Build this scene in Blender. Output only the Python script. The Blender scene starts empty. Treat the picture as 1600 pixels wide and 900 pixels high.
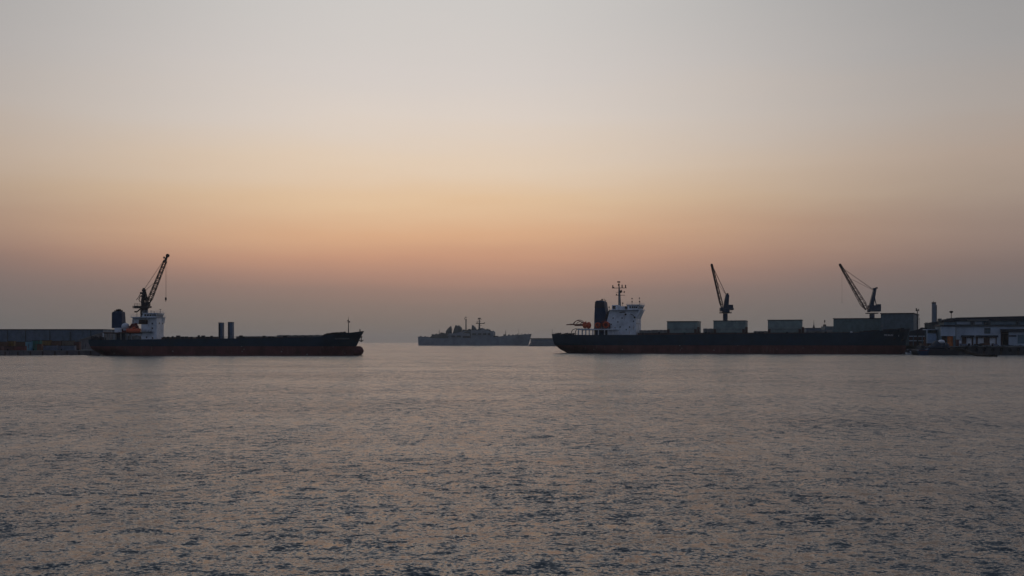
import bpy, bmesh, math, random
import numpy as np
from mathutils import Vector, Matrix
random.seed(7)
C = bpy.context.scene
COL = C.collection
R = math.radians
PI = math.pi

# ------------------------------------------------------------------ camera, sky, sun, exposure
F = 1716.0            # focal length in photo pixels
HZ = 534.0            # horizon row
CAMH = 7.0
cam = bpy.data.cameras.new('camera'); camo = bpy.data.objects.new('camera', cam); COL.objects.link(camo)
camo.location = (0, 0, CAMH); camo.rotation_euler = (R(90), 0, 0)
cam.sensor_width = 36; cam.lens = 36 * F / 1600
cam.shift_y = (HZ - 450) / 1600
cam.clip_start = 0.5; cam.clip_end = 60000
C.camera = camo
C.view_settings.view_transform = 'Standard'; C.view_settings.look = 'None'
C.view_settings.gamma = 1; C.view_settings.use_curve_mapping = False
C.view_settings.exposure = 0.0
C.cycles.max_bounces = 6; C.cycles.diffuse_bounces = 2; C.cycles.glossy_bounces = 3
C.cycles.volume_bounces = 1; C.cycles.caustics_reflective = False; C.cycles.caustics_refractive = False
C.cycles.use_denoising = True
C.cycles.sample_clamp_indirect = 3

SUN_AZ = -4.5         # degrees right of straight ahead: the glow stands left of the middle
SUN_EL = 2.0

def srgb(r, g, b):
    f = lambda c: (c/12.92 if c <= 0.04045 else ((c+0.055)/1.055)**2.4)
    return (f(r/255), f(g/255), f(b/255), 1)

world = bpy.data.worlds.new('World'); C.world = world; world.use_nodes = True
NT = world.node_tree; NT.nodes.clear()
def wn(t, **k):
    n = NT.nodes.new(t)
    for a, b in k.items(): setattr(n, a, b)
    return n
def wl(a, b): NT.links.new(a, b)
def wmath(op, a, b=None, c=None, clamp=False):
    n = wn('ShaderNodeMath', operation=op, use_clamp=clamp)
    for i, v in enumerate((a, b, c)):
        if v is None: continue
        if isinstance(v, (int, float)): n.inputs[i].default_value = v
        else: wl(v, n.inputs[i])
    return n.outputs[0]
tc = wn('ShaderNodeTexCoord'); nv = wn('ShaderNodeVectorMath', operation='NORMALIZE'); wl(tc.outputs['Generated'], nv.inputs[0])
sep = wn('ShaderNodeSeparateXYZ'); wl(nv.outputs[0], sep.inputs[0])
el = wmath('MULTIPLY', wmath('ARCSINE', sep.outputs[2]), 180/PI)          # elevation, degrees
az = wmath('MULTIPLY', wmath('ARCTAN2', sep.outputs[0], sep.outputs[1]), 180/PI)
dz = wmath('ABSOLUTE', wmath('SUBTRACT', az, SUN_AZ))
# thin uneven layers in the dusk haze: the elevation looked up wavers slightly
mp = wn('ShaderNodeMapping'); mp.inputs['Scale'].default_value = (2.2, 2.2, 16); wl(nv.outputs[0], mp.inputs[0])
nz = wn('ShaderNodeTexNoise'); nz.inputs['Scale'].default_value = 1.6; nz.inputs['Detail'].default_value = 4; wl(mp.outputs[0], nz.inputs['Vector'])
waver = wmath('MULTIPLY', wmath('SUBTRACT', nz.outputs[0], 0.5), wmath('MINIMUM', wmath('MULTIPLY', wmath('ABSOLUTE', el), 0.32), 2.4))
elw = wmath('ADD', el, waver)
t_el = wmath('DIVIDE', elw, 90.0, clamp=True)
t_sq = wmath('POWER', t_el, 0.5)       # finer near the horizon
def ramp(stops):
    r = wn('ShaderNodeValToRGB'); cr = r.color_ramp; cr.interpolation = 'B_SPLINE' if False else 'LINEAR'
    for i, (e, c) in enumerate(stops):
        p = (e/90)**0.5
        if i < 2: s = cr.elements[i]; s.position = p
        else: s = cr.elements.new(p)
        s.color = srgb(*c)
    wl(t_sq, r.inputs[0]); return r.outputs[0]
centre = ramp([(0,(117,109,105)),(0.9,(121,113,107)),(1.9,(130,117,110)),(2.7,(144,122,113)),(3.5,(168,133,118)),(4.4,(194,149,124)),(5.6,(213,170,136)),(7.2,(222,191,157)),
               (9.0,(223,203,181)),(11.5,(218,207,197)),(14,(211,204,199)),(17.5,(203,200,197)),(28,(163,171,182)),(50,(126,137,156)),(90,(88,98,122))])
side = ramp([(0,(103,101,100)),(1.2,(105,102,101)),(2.5,(112,105,104)),(3.8,(124,110,106)),(5.2,(142,124,116)),(7.2,(161,144,132)),
             (9.0,(170,153,141)),(11.5,(168,159,153)),(14,(160,157,156)),(17.5,(150,150,151)),(28,(128,135,147)),(50,(112,122,140)),(90,(88,98,122))])
back = ramp([(0,(78,86,100)),(4,(86,92,108)),(10,(94,100,118)),(20,(98,108,130)),(50,(92,102,126)),(90,(88,98,122))])
def wmix(f, a, b):
    m = wn('ShaderNodeMix', data_type='RGBA'); wl(f, m.inputs[0]); wl(a, m.inputs[6]); wl(b, m.inputs[7]); return m.outputs[2]
def sstep(v, a, b):
    m = wn('ShaderNodeMapRange', interpolation_type='SMOOTHSTEP'); wl(v, m.inputs[0])
    m.inputs[1].default_value = a; m.inputs[2].default_value = b; return m.outputs[0]
m1 = wmix(sstep(dz, 2, 32), centre, side)
m2 = wmix(sstep(dz, 35, 115), m1, back)
sky = wn('ShaderNodeTexSky', sky_type='NISHITA'); sky.sun_disc = False
sky.sun_elevation = R(SUN_EL); sky.sun_rotation = R(SUN_AZ); sky.air_density = 1.4; sky.dust_density = 3
bg1 = wn('ShaderNodeBackground'); wl(m2, bg1.inputs[0]); bg1.inputs[1].default_value = 1.0
bg2 = wn('ShaderNodeBackground'); wl(sky.outputs[0], bg2.inputs[0]); bg2.inputs[1].default_value = 0.002
ads = wn('ShaderNodeAddShader'); wl(bg1.outputs[0], ads.inputs[0]); wl(bg2.outputs[0], ads.inputs[1])
wo = wn('ShaderNodeOutputWorld'); wl(ads.outputs[0], wo.inputs[0])
world.cycles.sampling_method = 'MANUAL'; world.cycles.sample_map_resolution = 512

sl = bpy.data.lights.new('sun', 'SUN'); sl.energy = 0.06; sl.angle = R(80); sl.color = (1.0, 0.66, 0.45)
so = bpy.data.objects.new('sun', sl); COL.objects.link(so)
d = Vector((math.sin(R(SUN_AZ))*math.cos(R(SUN_EL)), math.cos(R(SUN_AZ))*math.cos(R(SUN_EL)), math.sin(R(SUN_EL))))
so.rotation_euler = d.to_track_quat('Z', 'Y').to_euler()

# ------------------------------------------------------------------ materials
def new_mat(name):
    m = bpy.data.materials.new(name); m.use_nodes = True
    nt = m.node_tree; b = nt.nodes['Principled BSDF']; return m, nt, b
def noise(nt, scale, detail=4, stretch=(1,1,1), rough=0.6, coord='Object'):
    t = nt.nodes.new('ShaderNodeTexCoord'); mp = nt.nodes.new('ShaderNodeMapping'); mp.inputs['Scale'].default_value = stretch
    n = nt.nodes.new('ShaderNodeTexNoise'); n.inputs['Scale'].default_value = scale; n.inputs['Detail'].default_value = detail
    n.inputs['Roughness'].default_value = rough
    nt.links.new(t.outputs[coord], mp.inputs[0]); nt.links.new(mp.outputs[0], n.inputs['Vector']); return n
def rng(nt, v, a, b, c=0.0, d=1.0):
    m = nt.nodes.new('ShaderNodeMapRange'); nt.links.new(v, m.inputs[0])
    for i, x in zip((1,2,3,4), (a,b,c,d)): m.inputs[i].default_value = x
    return m.outputs[0]
def mixc(nt, f, a, b):
    m = nt.nodes.new('ShaderNodeMix'); m.data_type = 'RGBA'
    if isinstance(f, (int,float)): m.inputs[0].default_value = f
    else: nt.links.new(f, m.inputs[0])
    for i, v in ((6,a),(7,b)):
        if isinstance(v, tuple): m.inputs[i].default_value = (*v[:3], 1)
        else: nt.links.new(v, m.inputs[i])
    return m.outputs[2]
def paint(name, col, rough=0.6, wear=None, wear_amt=0.5, scale=0.35, metal=0.0, streak=True, spec=0.3):
    """painted steel or plaster: mottled, with streaks of dirt or rust running down it"""
    m, nt, b = new_mat(name)
    dk = tuple(c*0.62 for c in col)
    c1 = mixc(nt, rng(nt, noise(nt, scale, 5).outputs[0], 0.35, 0.7), col, dk)
    if wear:
        s = noise(nt, 1.0, 5, (0.9,0.9,0.12) if streak else (0.5,0.5,0.5), 0.65)
        lim = 0.66 - 0.12*wear_amt
        c1 = mixc(nt, rng(nt, s.outputs[0], lim, lim+0.10), c1, wear)
    nt.links.new(c1, b.inputs['Base Color'])
    b.inputs['Roughness'].default_value = rough; b.inputs['Metallic'].default_value = metal
    b.inputs['Specular IOR Level'].default_value = spec
    return m
def hull_mat(name, upper, lower, split, rust, slope=0.0):
    m, nt, b = new_mat(name)
    t = nt.nodes.new('ShaderNodeTexCoord'); sp = nt.nodes.new('ShaderNodeSeparateXYZ'); nt.links.new(t.outputs['Object'], sp.inputs[0])
    n1 = noise(nt, 0.22, 6); n2 = noise(nt, 1.0, 6, (0.8,0.8,0.10), 0.7); n3 = noise(nt, 0.5, 3)
    up = mixc(nt, rng(nt, n1.outputs[0], 0.3, 0.7), upper, tuple(c*0.6 for c in upper))
    up = mixc(nt, rng(nt, n2.outputs[0], 0.66, 0.78, 0, 0.55), up, rust)
    lo = mixc(nt, rng(nt, n1.outputs[0], 0.35, 0.7), lower, tuple(c*0.5 for c in lower))
    lo = mixc(nt, rng(nt, n2.outputs[0], 0.56, 0.72, 0, 0.6), lo, (0.22,0.15,0.12))
    # scars of bare pale primer on the boot topping
    v = nt.nodes.new('ShaderNodeTexVoronoi'); v.inputs['Scale'].default_value = 0.26
    mp = nt.nodes.new('ShaderNodeMapping'); mp.inputs['Scale'].default_value = (1,1,1.6); nt.links.new(t.outputs['Object'], mp.inputs[0]); nt.links.new(mp.outputs[0], v.inputs['Vector'])
    lo = mixc(nt, rng(nt, v.outputs['Distance'], 0.05, 0.12, 0.7, 0), lo, (0.5,0.5,0.5))
    ad = nt.nodes.new('ShaderNodeMath'); ad.operation = 'MULTIPLY_ADD'; nt.links.new(n3.outputs[0], ad.inputs[0]); ad.inputs[1].default_value = 0.25
    nt.links.new(sp.outputs[2], ad.inputs[2])
    c = mixc(nt, rng(nt, ad.outputs[0], split+0.05, split+0.3), lo, up)
    nt.links.new(c, b.inputs['Base Color'])
    b.inputs['Roughness'].default_value = 0.62; b.inputs['Specular IOR Level'].default_value = 0.25
    return m
RUST = (0.10,0.045,0.025)
M = {}
M['hull_l'] = hull_mat('navy_hull_paint_red_boot', (0.010,0.037,0.064), (0.16,0.052,0.045), 4.7, RUST)
M['hull_r'] = hull_mat('navy_hull_paint_rusty_boot', (0.009,0.035,0.062), (0.15,0.050,0.042), 4.8, RUST)
M['navy'] = paint('navy_paint', (0.018,0.047,0.105), 0.6, spec=0.12)
M['white'] = paint('white_ship_paint', (0.76,0.80,0.84), 0.5, (0.30,0.20,0.14), 0.45, 0.25)
M['white2'] = paint('white_plain_paint', (0.72,0.74,0.76), 0.5)
M['deck'] = paint('rusty_red_deck', (0.09,0.045,0.035), 0.8, RUST, 0.5, streak=False)
M['hatch'] = paint('grey_hatch_paint', (0.22,0.22,0.21), 0.7, (0.12,0.07,0.05), 0.5)
M['brown'] = paint('brown_coaming_paint', (0.10,0.06,0.048), 0.75, RUST, 0.6)
M['glass'] = paint('dark_window_glass', (0.012,0.016,0.02), 0.12, spec=0.5)
M['dark'] = paint('dark_deck_gear_steel', (0.03,0.03,0.034), 0.7, RUST, 0.5)
M['crane_dark'] = paint('dark_crane_steel', (0.035,0.026,0.026), 0.6, RUST, 0.5)
M['crane_blue'] = paint('blue_crane_paint', (0.018,0.040,0.080), 0.5, RUST, 0.3)
M['crane_red'] = paint('red_brown_boom_paint', (0.085,0.035,0.030), 0.6)
M['orange'] = paint('orange_lifeboat_shell', (0.62,0.10,0.035), 0.45, (0.25,0.05,0.03), 0.4)
M['darkred'] = paint('dark_red_davit_paint', (0.16,0.03,0.025), 0.6)
M['boxgreen'] = paint('grey_green_ribbed_panel', (0.27,0.34,0.32), 0.65, (0.10,0.09,0.08), 0.3)
M['shed'] = paint('grey_green_shed_cladding', (0.14,0.20,0.20), 0.7, (0.07,0.09,0.09), 0.25)
M['shed2'] = paint('slate_shed_cladding', (0.135,0.18,0.195), 0.7, (0.07,0.09,0.10), 0.25)
M['shedl'] = paint('blue_grey_shed_cladding', (0.13,0.17,0.215), 0.7, (0.09,0.11,0.13), 0.4)
M['roof'] = paint('dark_roof_sheet', (0.035,0.04,0.05), 0.7)
M['steelblue'] = paint('blue_grey_post_paint', (0.14,0.19,0.26), 0.6)
M['concrete'] = paint('stained_concrete', (0.20,0.20,0.19), 0.85, (0.08,0.075,0.07), 0.6, 0.2)
M['quayface'] = paint('wet_dark_quay_wall', (0.07,0.07,0.072), 0.8, (0.03,0.03,0.03), 0.8, 0.3)
M['quayl'] = paint('pale_grey_quay_wall', (0.20,0.18,0.18), 0.85, (0.05,0.05,0.055), 0.7, 0.3)
M['rock'] = paint('dark_armour_rock', (0.10,0.11,0.12), 0.9, (0.05,0.055,0.06), 0.6, 0.3, streak=False)
M['navygrey'] = paint('naval_grey_paint', (0.24,0.28,0.32), 0.6, (0.15,0.14,0.14), 0.3, 0.12)
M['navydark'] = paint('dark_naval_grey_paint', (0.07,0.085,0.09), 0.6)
M['wall'] = paint('off_white_warehouse_wall', (0.47,0.54,0.61), 0.8, (0.22,0.24,0.26), 0.35, 0.15)
M['teal'] = paint('faded_teal_sheet', (0.15,0.22,0.26), 0.7, (0.09,0.11,0.12), 0.4)
M['panel'] = paint('pale_panel', (0.78,0.80,0.83), 0.7, (0.3,0.3,0.3), 0.3)
M['palblue'] = paint('pale_blue_panel', (0.34,0.46,0.60), 0.6)
M['door_orange'] = paint('orange_shutter', (0.50,0.14,0.03), 0.6, (0.12,0.05,0.03), 0.6)
M['black'] = paint('black_rubber', (0.014,0.014,0.016), 0.9, spec=0.05)
M['tarp'] = paint('dark_blue_tarpaulin', (0.025,0.035,0.055), 0.7)
M['timber'] = paint('weathered_timber', (0.10,0.07,0.05), 0.85, streak=False)
M['rope'] = paint('pale_rope', (0.32,0.33,0.33), 0.9)
M['barge'] = paint('dark_barge_plating', (0.028,0.030,0.040), 0.7, RUST, 0.4)
for nme, c in dict(red=(0.19,0.055,0.05), dullred=(0.13,0.058,0.05), yellow=(0.20,0.12,0.03), cyan=(0.16,0.34,0.42), green=(0.035,0.17,0.13),
                   rusty=(0.13,0.065,0.04), grey=(0.16,0.18,0.24), tan=(0.16,0.13,0.10), orange2=(0.15,0.07,0.04)).items():
    M['c_'+nme] = paint('container_paint_'+nme, c, 0.6, RUST, 0.5, 0.4)

# ------------------------------------------------------------------ mesh helpers
class MB:
    def __init__(s): s.v = []; s.f = []; s.m = []
    def cut(s): s.m.append((len(s.v), len(s.f))); return s
    def add(s, vs, fs):
        n = len(s.v); s.v += [tuple(p) for p in vs]; s.f += [tuple(i+n for i in q) for q in fs]; return s
    def box(s, x0, x1, y0, y1, z0, z1):
        return s.hexa([(x0,y0),(x1,y0),(x1,y1),(x0,y1)], z0, z1)
    def hexa(s, pts, z0, z1, top=None):
        top = top or pts; n = len(pts)
        vs = [(x,y,z0) for x,y in pts] + [(x,y,z1) for x,y in top]
        fs = [tuple(range(n))[::-1], tuple(range(n,2*n))] + [(i,(i+1)%n,(i+1)%n+n,i+n) for i in range(n)]
        return s.add(vs, fs)
    def side(s, prof, y0, y1, prof2=None):
        """profile in x,z extruded across the ship from y0 to y1"""
        n = len(prof); q = prof2 or prof
        vs = [(x,y0,z) for x,z in prof] + [(x,y1,z) for x,z in q]
        fs = [tuple(range(n)), tuple(range(n,2*n))[::-1]] + [(i,i+n,(i+1)%n+n,(i+1)%n) for i in range(n)]
        return s.add(vs, fs)
    def tube(s, a, b, r, r2=None, n=6):
        a = Vector(a); b = Vector(b); r2 = r if r2 is None else r2
        dr = (b-a)
        if dr.length < 1e-6: return s
        dr.normalize(); up = Vector((0,0,1)) if abs(dr.z) < 0.9 else Vector((1,0,0))
        u = dr.cross(up).normalized(); w = dr.cross(u)
        vs = [a + (u*math.cos(2*PI*i/n)+w*math.sin(2*PI*i/n))*r for i in range(n)] + [b + (u*math.cos(2*PI*i/n)+w*math.sin(2*PI*i/n))*r2 for i in range(n)]
        fs = [tuple(range(n))[::-1], tuple(range(n,2*n))] + [(i,(i+1)%n,(i+1)%n+n,i+n) for i in range(n)]
        return s.add(vs, fs)
    def path(s, pts, r, n=6):
        for a, b in zip(pts, pts[1:]): s.tube(a, b, r, n=n)
        return s
    def lathe(s, c, prof, n=16, axis='z'):
        """prof: (radius, height) rings"""
        vs = []
        for r, h in prof:
            for i in range(n):
                a = 2*PI*i/n; p = (r*math.cos(a), r*math.sin(a), h)
                if axis == 'x': p = (p[2], p[0], p[1])
                if axis == 'y': p = (p[0], p[2], p[1])
                vs.append((c[0]+p[0], c[1]+p[1], c[2]+p[2]))
        m = len(prof)
        fs = [(j*n+i, j*n+(i+1)%n, (j+1)*n+(i+1)%n, (j+1)*n+i) for j in range(m-1) for i in range(n)]
        fs += [tuple(range(n))[::-1], tuple(range((m-1)*n, m*n))]
        return s.add(vs, fs)
    def ball(s, c, rx, ry, rz, n=14, m=8, jit=0.0, z0=-1.0):
        prof = []
        vs = []; 
        for j in range(m+1):
            ph = -PI/2 + PI*j/m
            for i in range(n):
                a = 2*PI*i/n; k = 1 + random.uniform(-jit, jit)
                vs.append((c[0]+rx*math.cos(ph)*math.cos(a)*k, c[1]+ry*math.cos(ph)*math.sin(a)*k, c[2]+max(z0, math.sin(ph))*rz*k))
        fs = [(j*n+i, j*n+(i+1)%n, (j+1)*n+(i+1)%n, (j+1)*n+i) for j in range(m) for i in range(n)]
        return s.add(vs, fs)
    def torus(s, c, R_, r, axis='y', n=16, m=6, arc=2*PI, a0=0):
        vs = []
        full = arc > 6.28
        for i in range(n + (0 if full else 1)):
            a = a0 + arc*i/n
            for j in range(m):
                b = 2*PI*j/m; q = R_ + r*math.cos(b)
                p = (q*math.cos(a), r*math.sin(b), q*math.sin(a))
                if axis == 'x': p = (p[1], p[0], p[2])
                if axis == 'z': p = (p[0], p[2], p[1])
                vs.append((c[0]+p[0], c[1]+p[1], c[2]+p[2]))
        k = n if full else n
        N = n if full else n+1
        fs = [(i*m+j, i*m+(j+1)%m, ((i+1)%N)*m+(j+1)%m, ((i+1)%N)*m+j) for i in range(k) for j in range(m)]
        return s.add(vs, fs)
    def build(s, name, mat, parent=None, smooth=False, bevel=0.0, label=None):
        if s.m:                     # pieces marked off with cut(): each its own object
            out = None; cuts = s.m + [(len(s.v), len(s.f))]; a = b = 0
            for va, fb in cuts:
                if va > a:
                    q = MB(); q.v = s.v[a:va]; q.f = [tuple(i-a for i in f) for f in s.f[b:fb]]; out = q.build(name, mat, parent, smooth, bevel, label)
                a, b = va, fb
            return out
        me = bpy.data.meshes.new(name); me.from_pydata(s.v, [], s.f); me.validate(); me.update()
        bm = bmesh.new(); bm.from_mesh(me); bmesh.ops.recalc_face_normals(bm, faces=bm.faces); bm.to_mesh(me); bm.free()
        me.materials.append(mat)
        if smooth: me.polygons.foreach_set('use_smooth', [True]*len(me.polygons))
        o = bpy.data.objects.new(name, me); COL.objects.link(o)
        if parent: o.parent = parent
        if bevel:
            bv = o.modifiers.new('bevel', 'BEVEL'); bv.width = bevel; bv.segments = 2; bv.limit_method = 'ANGLE'
        if label: o['label'] = label
        return o
def tag(o, label=None, cat=None, group=None, kind=None):
    for k, v in (('label',label),('category',cat),('group',group),('kind',kind)):
        if v: o[k] = v
    return o
def empty(name, loc=(0,0,0), rz=0.0):
    o = bpy.data.objects.new(name, None); COL.objects.link(o); o.location = loc; o.rotation_euler = (0,0,rz); o.empty_display_size = 2; return o
class Frame:
    """a local frame at (x,y) turned by yaw; u() and z() say where along it a sighting lands"""
    def __init__(s, px, D, yaw=0.0):
        s.o = Vector(((px-800)/F*D, D)); s.t = R(yaw); s.c = math.cos(s.t); s.s = math.sin(s.t)
    def u(s, px, v=0.0):
        rx = (px-800)/F
        return (rx*(s.o.y+v*s.c) - s.o.x + v*s.s)/(s.c - rx*s.s)
    def dep(s, u, v=0.0): return s.o.y + u*s.s + v*s.c
    def z(s, py, u, v=0.0): return CAMH + (HZ-py)/F*s.dep(u, v)
    def p(s, px, py, v=0.0):
        u = s.u(px, v); return (u, s.z(py, u, v))
    def p3(s, px, py, v=0.0):
        u = s.u(px, v); return (u, v, s.z(py, u, v))
    def root(s, name): return empty(name, (s.o.x, s.o.y, 0), s.t)
def interp(pts, x):
    if x <= pts[0][0]: return pts[0][1]
    for (a, b), (c, d_) in zip(pts, pts[1:]):
        if x <= c:
            t = (x-a)/(c-a); return b + (d_-b)*t
    return pts[-1][1]
def sm(x): return x*x*(3-2*x)

# ------------------------------------------------------------------ water
def build_water():
    th = np.radians(np.linspace(-44, 44, 640)); tx = np.tan(th)
    rows = [16.0]
    while rows[-1] < 900: rows.append(rows[-1] + max(0.09, 0.0042*rows[-1]))
    while rows[-1] < 9000: rows.append(rows[-1]*1.06)
    ys = np.array(rows); nx, ny = len(tx), len(ys)
    Y = np.repeat(ys[:, None], nx, 1); X = Y*tx[None, :]
    sp = np.maximum(0.0042*Y, 0.09)
    rs = np.random.RandomState(3)
    Z = np.zeros_like(X); DX = np.zeros_like(X); DY = np.zeros_like(X)
    K = 150
    for k in range(K):
        lam = 0.42 * (7.5/0.42)**(rs.rand()**1.1)
        a = rs.normal(-70, 40) * PI/180
        kx, ky = math.cos(a)*2*PI/lam, math.sin(a)*2*PI/lam
        slope = 0.0100 if lam < 1.6 else 0.0032
        amp = slope*lam/(2*PI)
        fade = np.clip((lam/sp - 3.0)/3.0, 0, 1)
        ph = kx*X + ky*Y + rs.rand()*2*PI
        # gusts: patches where the chop stands higher
        Z += amp*fade*np.sin(ph)
        DX -= 0.8*amp*fade*math.cos(a)*np.cos(ph); DY -= 0.8*amp*fade*math.sin(a)*np.cos(ph)
    X = X - DX*(-1); Y = Y - DY*(-1)
    co = np.stack([X, Y, Z], -1).reshape(-1, 3)
    idx = np.arange(nx*ny).reshape(ny, nx)
    fs = np.stack([idx[:-1,:-1], idx[:-1,1:], idx[1:,1:], idx[1:,:-1]], -1).reshape(-1, 4)
    me = bpy.data.meshes.new('water')
    me.vertices.add(len(co)); me.vertices.foreach_set('co', co.ravel())
    me.loops.add(fs.size); me.loops.foreach_set('vertex_index', fs.ravel().astype(np.int32))
    me.polygons.add(len(fs)); me.polygons.foreach_set('loop_start', np.arange(0, fs.size, 4, dtype=np.int32))
    me.polygons.foreach_set('use_smooth', np.ones(len(fs), dtype=bool))
    me.update(); me.validate()
    m, nt, b = new_mat('harbour_water')
    b.inputs['Base Color'].default_value = (0.042, 0.058, 0.062, 1)
    b.inputs['Roughness'].default_value = 0.15; b.inputs['IOR'].default_value = 1.33
    g = nt.nodes.new('ShaderNodeNewGeometry')
    def slopes(scale, stretch, detail, amt, lean=0.0):
        n = noise(nt, scale, detail, stretch, 0.62)
        s = nt.nodes.new('ShaderNodeVectorMath'); s.operation = 'SUBTRACT'; nt.links.new(n.outputs['Color'], s.inputs[0]); s.inputs[1].default_value = (0.5,0.5+lean,0.5)
        q = nt.nodes.new('ShaderNodeVectorMath'); q.operation = 'MULTIPLY'; nt.links.new(s.outputs[0], q.inputs[0]); q.inputs[1].default_value = (amt*0.8, amt, 0)
        return q.outputs[0]
    gust = noise(nt, 0.03, 9, (0.35, 1.0, 1), 0.72)
    gm = rng(nt, gust.outputs[0], 0.30, 0.70, 0.55, 1.5)
    a0 = slopes(0.36, (0.8,0.6,1), 5, 0.28)          # short seas
    a3_ = slopes(0.15, (1.0,0.5,1), 4, 0.34)         # longer seas that still tell far out
    a1 = slopes(1.9, (0.72,1.0,1), 9, 1.6, 0.055)     # wind chop, normals leaned to the camera to mirror the greyer upper sky
    a4_ = slopes(1.5, (1.0,0.2,1), 3, 0.36)           # crests running out from the camera, told apart far away
    a5_ = nt.nodes.new('ShaderNodeVectorMath'); nt.links.new(a3_, a5_.inputs[0]); nt.links.new(a4_, a5_.inputs[1]); a3_ = a5_.outputs[0]
    a2 = slopes(8.5, (0.8,1.0,1), 4, 1.9)             # ripples
    ad = nt.nodes.new('ShaderNodeVectorMath'); nt.links.new(a1, ad.inputs[0]); nt.links.new(a2, ad.inputs[1])
    ad0 = nt.nodes.new('ShaderNodeVectorMath'); nt.links.new(ad.outputs[0], ad0.inputs[0]); nt.links.new(a0, ad0.inputs[1]); ad = nt.nodes.new('ShaderNodeVectorMath'); nt.links.new(ad0.outputs[0], ad.inputs[0]); nt.links.new(a3_, ad.inputs[1])
    sc = nt.nodes.new('ShaderNodeVectorMath'); sc.operation = 'SCALE'; nt.links.new(ad.outputs[0], sc.inputs[0]); nt.links.new(gm, sc.inputs['Scale'])
    a3 = nt.nodes.new('ShaderNodeVectorMath'); nt.links.new(sc.outputs[0], a3.inputs[0]); nt.links.new(g.outputs['Normal'], a3.inputs[1])
    nm = nt.nodes.new('ShaderNodeVectorMath'); nm.operation = 'NORMALIZE'; nt.links.new(a3.outputs[0], nm.inputs[0])
    nt.links.new(nm.outputs[0], b.inputs['Normal'])
    me.materials.append(m)
    o = bpy.data.objects.new('water', me); COL.objects.link(o); tag(o, kind='structure')
build_water()

# ------------------------------------------------------------------ haze: one closed box of even air
def build_haze():
    o = MB().box(-9500, 9500, -400, 9800, -2.5, 66).build('haze', M['white2'])
    m = bpy.data.materials.new('dusk_haze'); m.use_nodes = True; nt = m.node_tree; nt.nodes.clear()
    v = nt.nodes.new('ShaderNodeVolumePrincipled'); v.inputs['Density'].default_value = 0.00006; v.inputs['Color'].default_value = (0.88,0.94,0.96,1)
    v.inputs['Anisotropy'].default_value = 0.55
    ou = nt.nodes.new('ShaderNodeOutputMaterial'); nt.links.new(v.outputs[0], ou.inputs['Volume'])
    o.data.materials[0] = m; tag(o, kind='stuff')
build_haze()
# ------------------------------------------------------------------ ship hulls
def hull(fr, name, mat, parent, B, v0, deck, stern, bow, nS=70, nT=16, full=2.6, transom=0.72, upright=False, zb=-1.2, thick=1.2):
    """deck: (px,py) sheer line; stern and bow: (px,py) outlines of the two ends, top to water. The near side is at v0, the beam is B."""
    vs_ = v0 + B/2*(1-transom)
    dk = [fr.p(px, py, vs_ if k == 0 else (v0+B/2 if k == len(deck)-1 else v0)) for k, (px, py) in enumerate(deck)]
    st = sorted([(fr.z(py, fr.u(px, vs_), vs_), fr.u(px, vs_)) for px, py in stern])
    bo = sorted([(fr.z(py, fr.u(px, v0+B/2), v0+B/2), fr.u(px, v0+B/2)) for px, py in bow])
    yc = v0 + B/2
    L = dk[-1][0]-dk[0][0]
    grid = []
    for i in range(nS+1):
        s = i/nS; s = 0.5-0.5*math.cos(PI*s) if True else s
        row = []
        uu = dk[0][0] + s*L; zt = interp(dk, uu)
        for j in range(nT+1):
            t = j/nT; z = zb + (zt-zb)*t
            a = interp(st, z); b = interp(bo, z); x = a + s*(b-a)
            h = max(0.0, min(1.0, (z-zb)/(zt-zb)))
            # fullness forward and aft: sharper towards the water
            fb = 0.13 + 0.10*(1-h); fa = 0.10 + 0.14*(1-h)
            w = 1.0
            if s > 1-fb: w = max(0,1-((s-(1-fb))/fb)**(full - 0.8*(1-h)))**0.75
            if s < fa:
                q = (fa-s)/fa; e = transom*(1 if upright else sm(min(1, h*1.7))) ; w = e + (1-e)*max(0,1-q**2.2)**0.8
            bil = 1.0
            row.append((x, max(w*B/2*bil, 0.02), z))
        grid.append(row)
    vs, fs = [], []
    n = nT+1
    for sgn in (-1, 1):
        off = len(vs)
        for row in grid: vs += [(x, yc+sgn*w, z) for x, w, z in row]
        for i in range(nS):
            for j in range(nT):
                q = (off+i*n+j, off+(i+1)*n+j, off+(i+1)*n+j+1, off+i*n+j+1); fs.append(q)
    o2 = (nS+1)*n
    for i in (0, nS):
        for j in range(nT): fs.append((i*n+j, o2+i*n+j, o2+i*n+j+1, i*n+j+1))
    m = MB().add(vs, fs)
    h = m.build(name, mat, parent)
    # smooth along the sides only
    h.data.polygons.foreach_set('use_smooth', [True]*len(h.data.polygons))
    # main deck plate a little below the bulwark top
    vs, fs = [], []
    for row in grid:
        x, w, z = row[-1]; vs += [(x, yc-w+0.05, z-thick), (x, yc+w-0.05, z-thick)]
    for i in range(nS): fs.append((2*i, 2*i+2, 2*i+3, 2*i+1))
    MB().add(vs, fs).build('deck', M['deck'], parent)
    return dict(grid=grid, yc=yc, dk=dk)
def railing(m, pts, h=1.1, step=2.0, r=0.05, bars=2, cut=True):
    if cut: m.cut()
    for a, b in zip(pts, pts[1:]):
        a = Vector(a); b = Vector(b); n = max(1, int((b-a).length/step))
        for i in range(n+1):
            p = a.lerp(b, i/n); m.tube(p, p+Vector((0,0,h)), r, n=4)
        for k in range(1, bars+1):
            m.tube(a+Vector((0,0,h*k/bars)), b+Vector((0,0,h*k/bars)), r*0.8, n=4)
    return m
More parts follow.
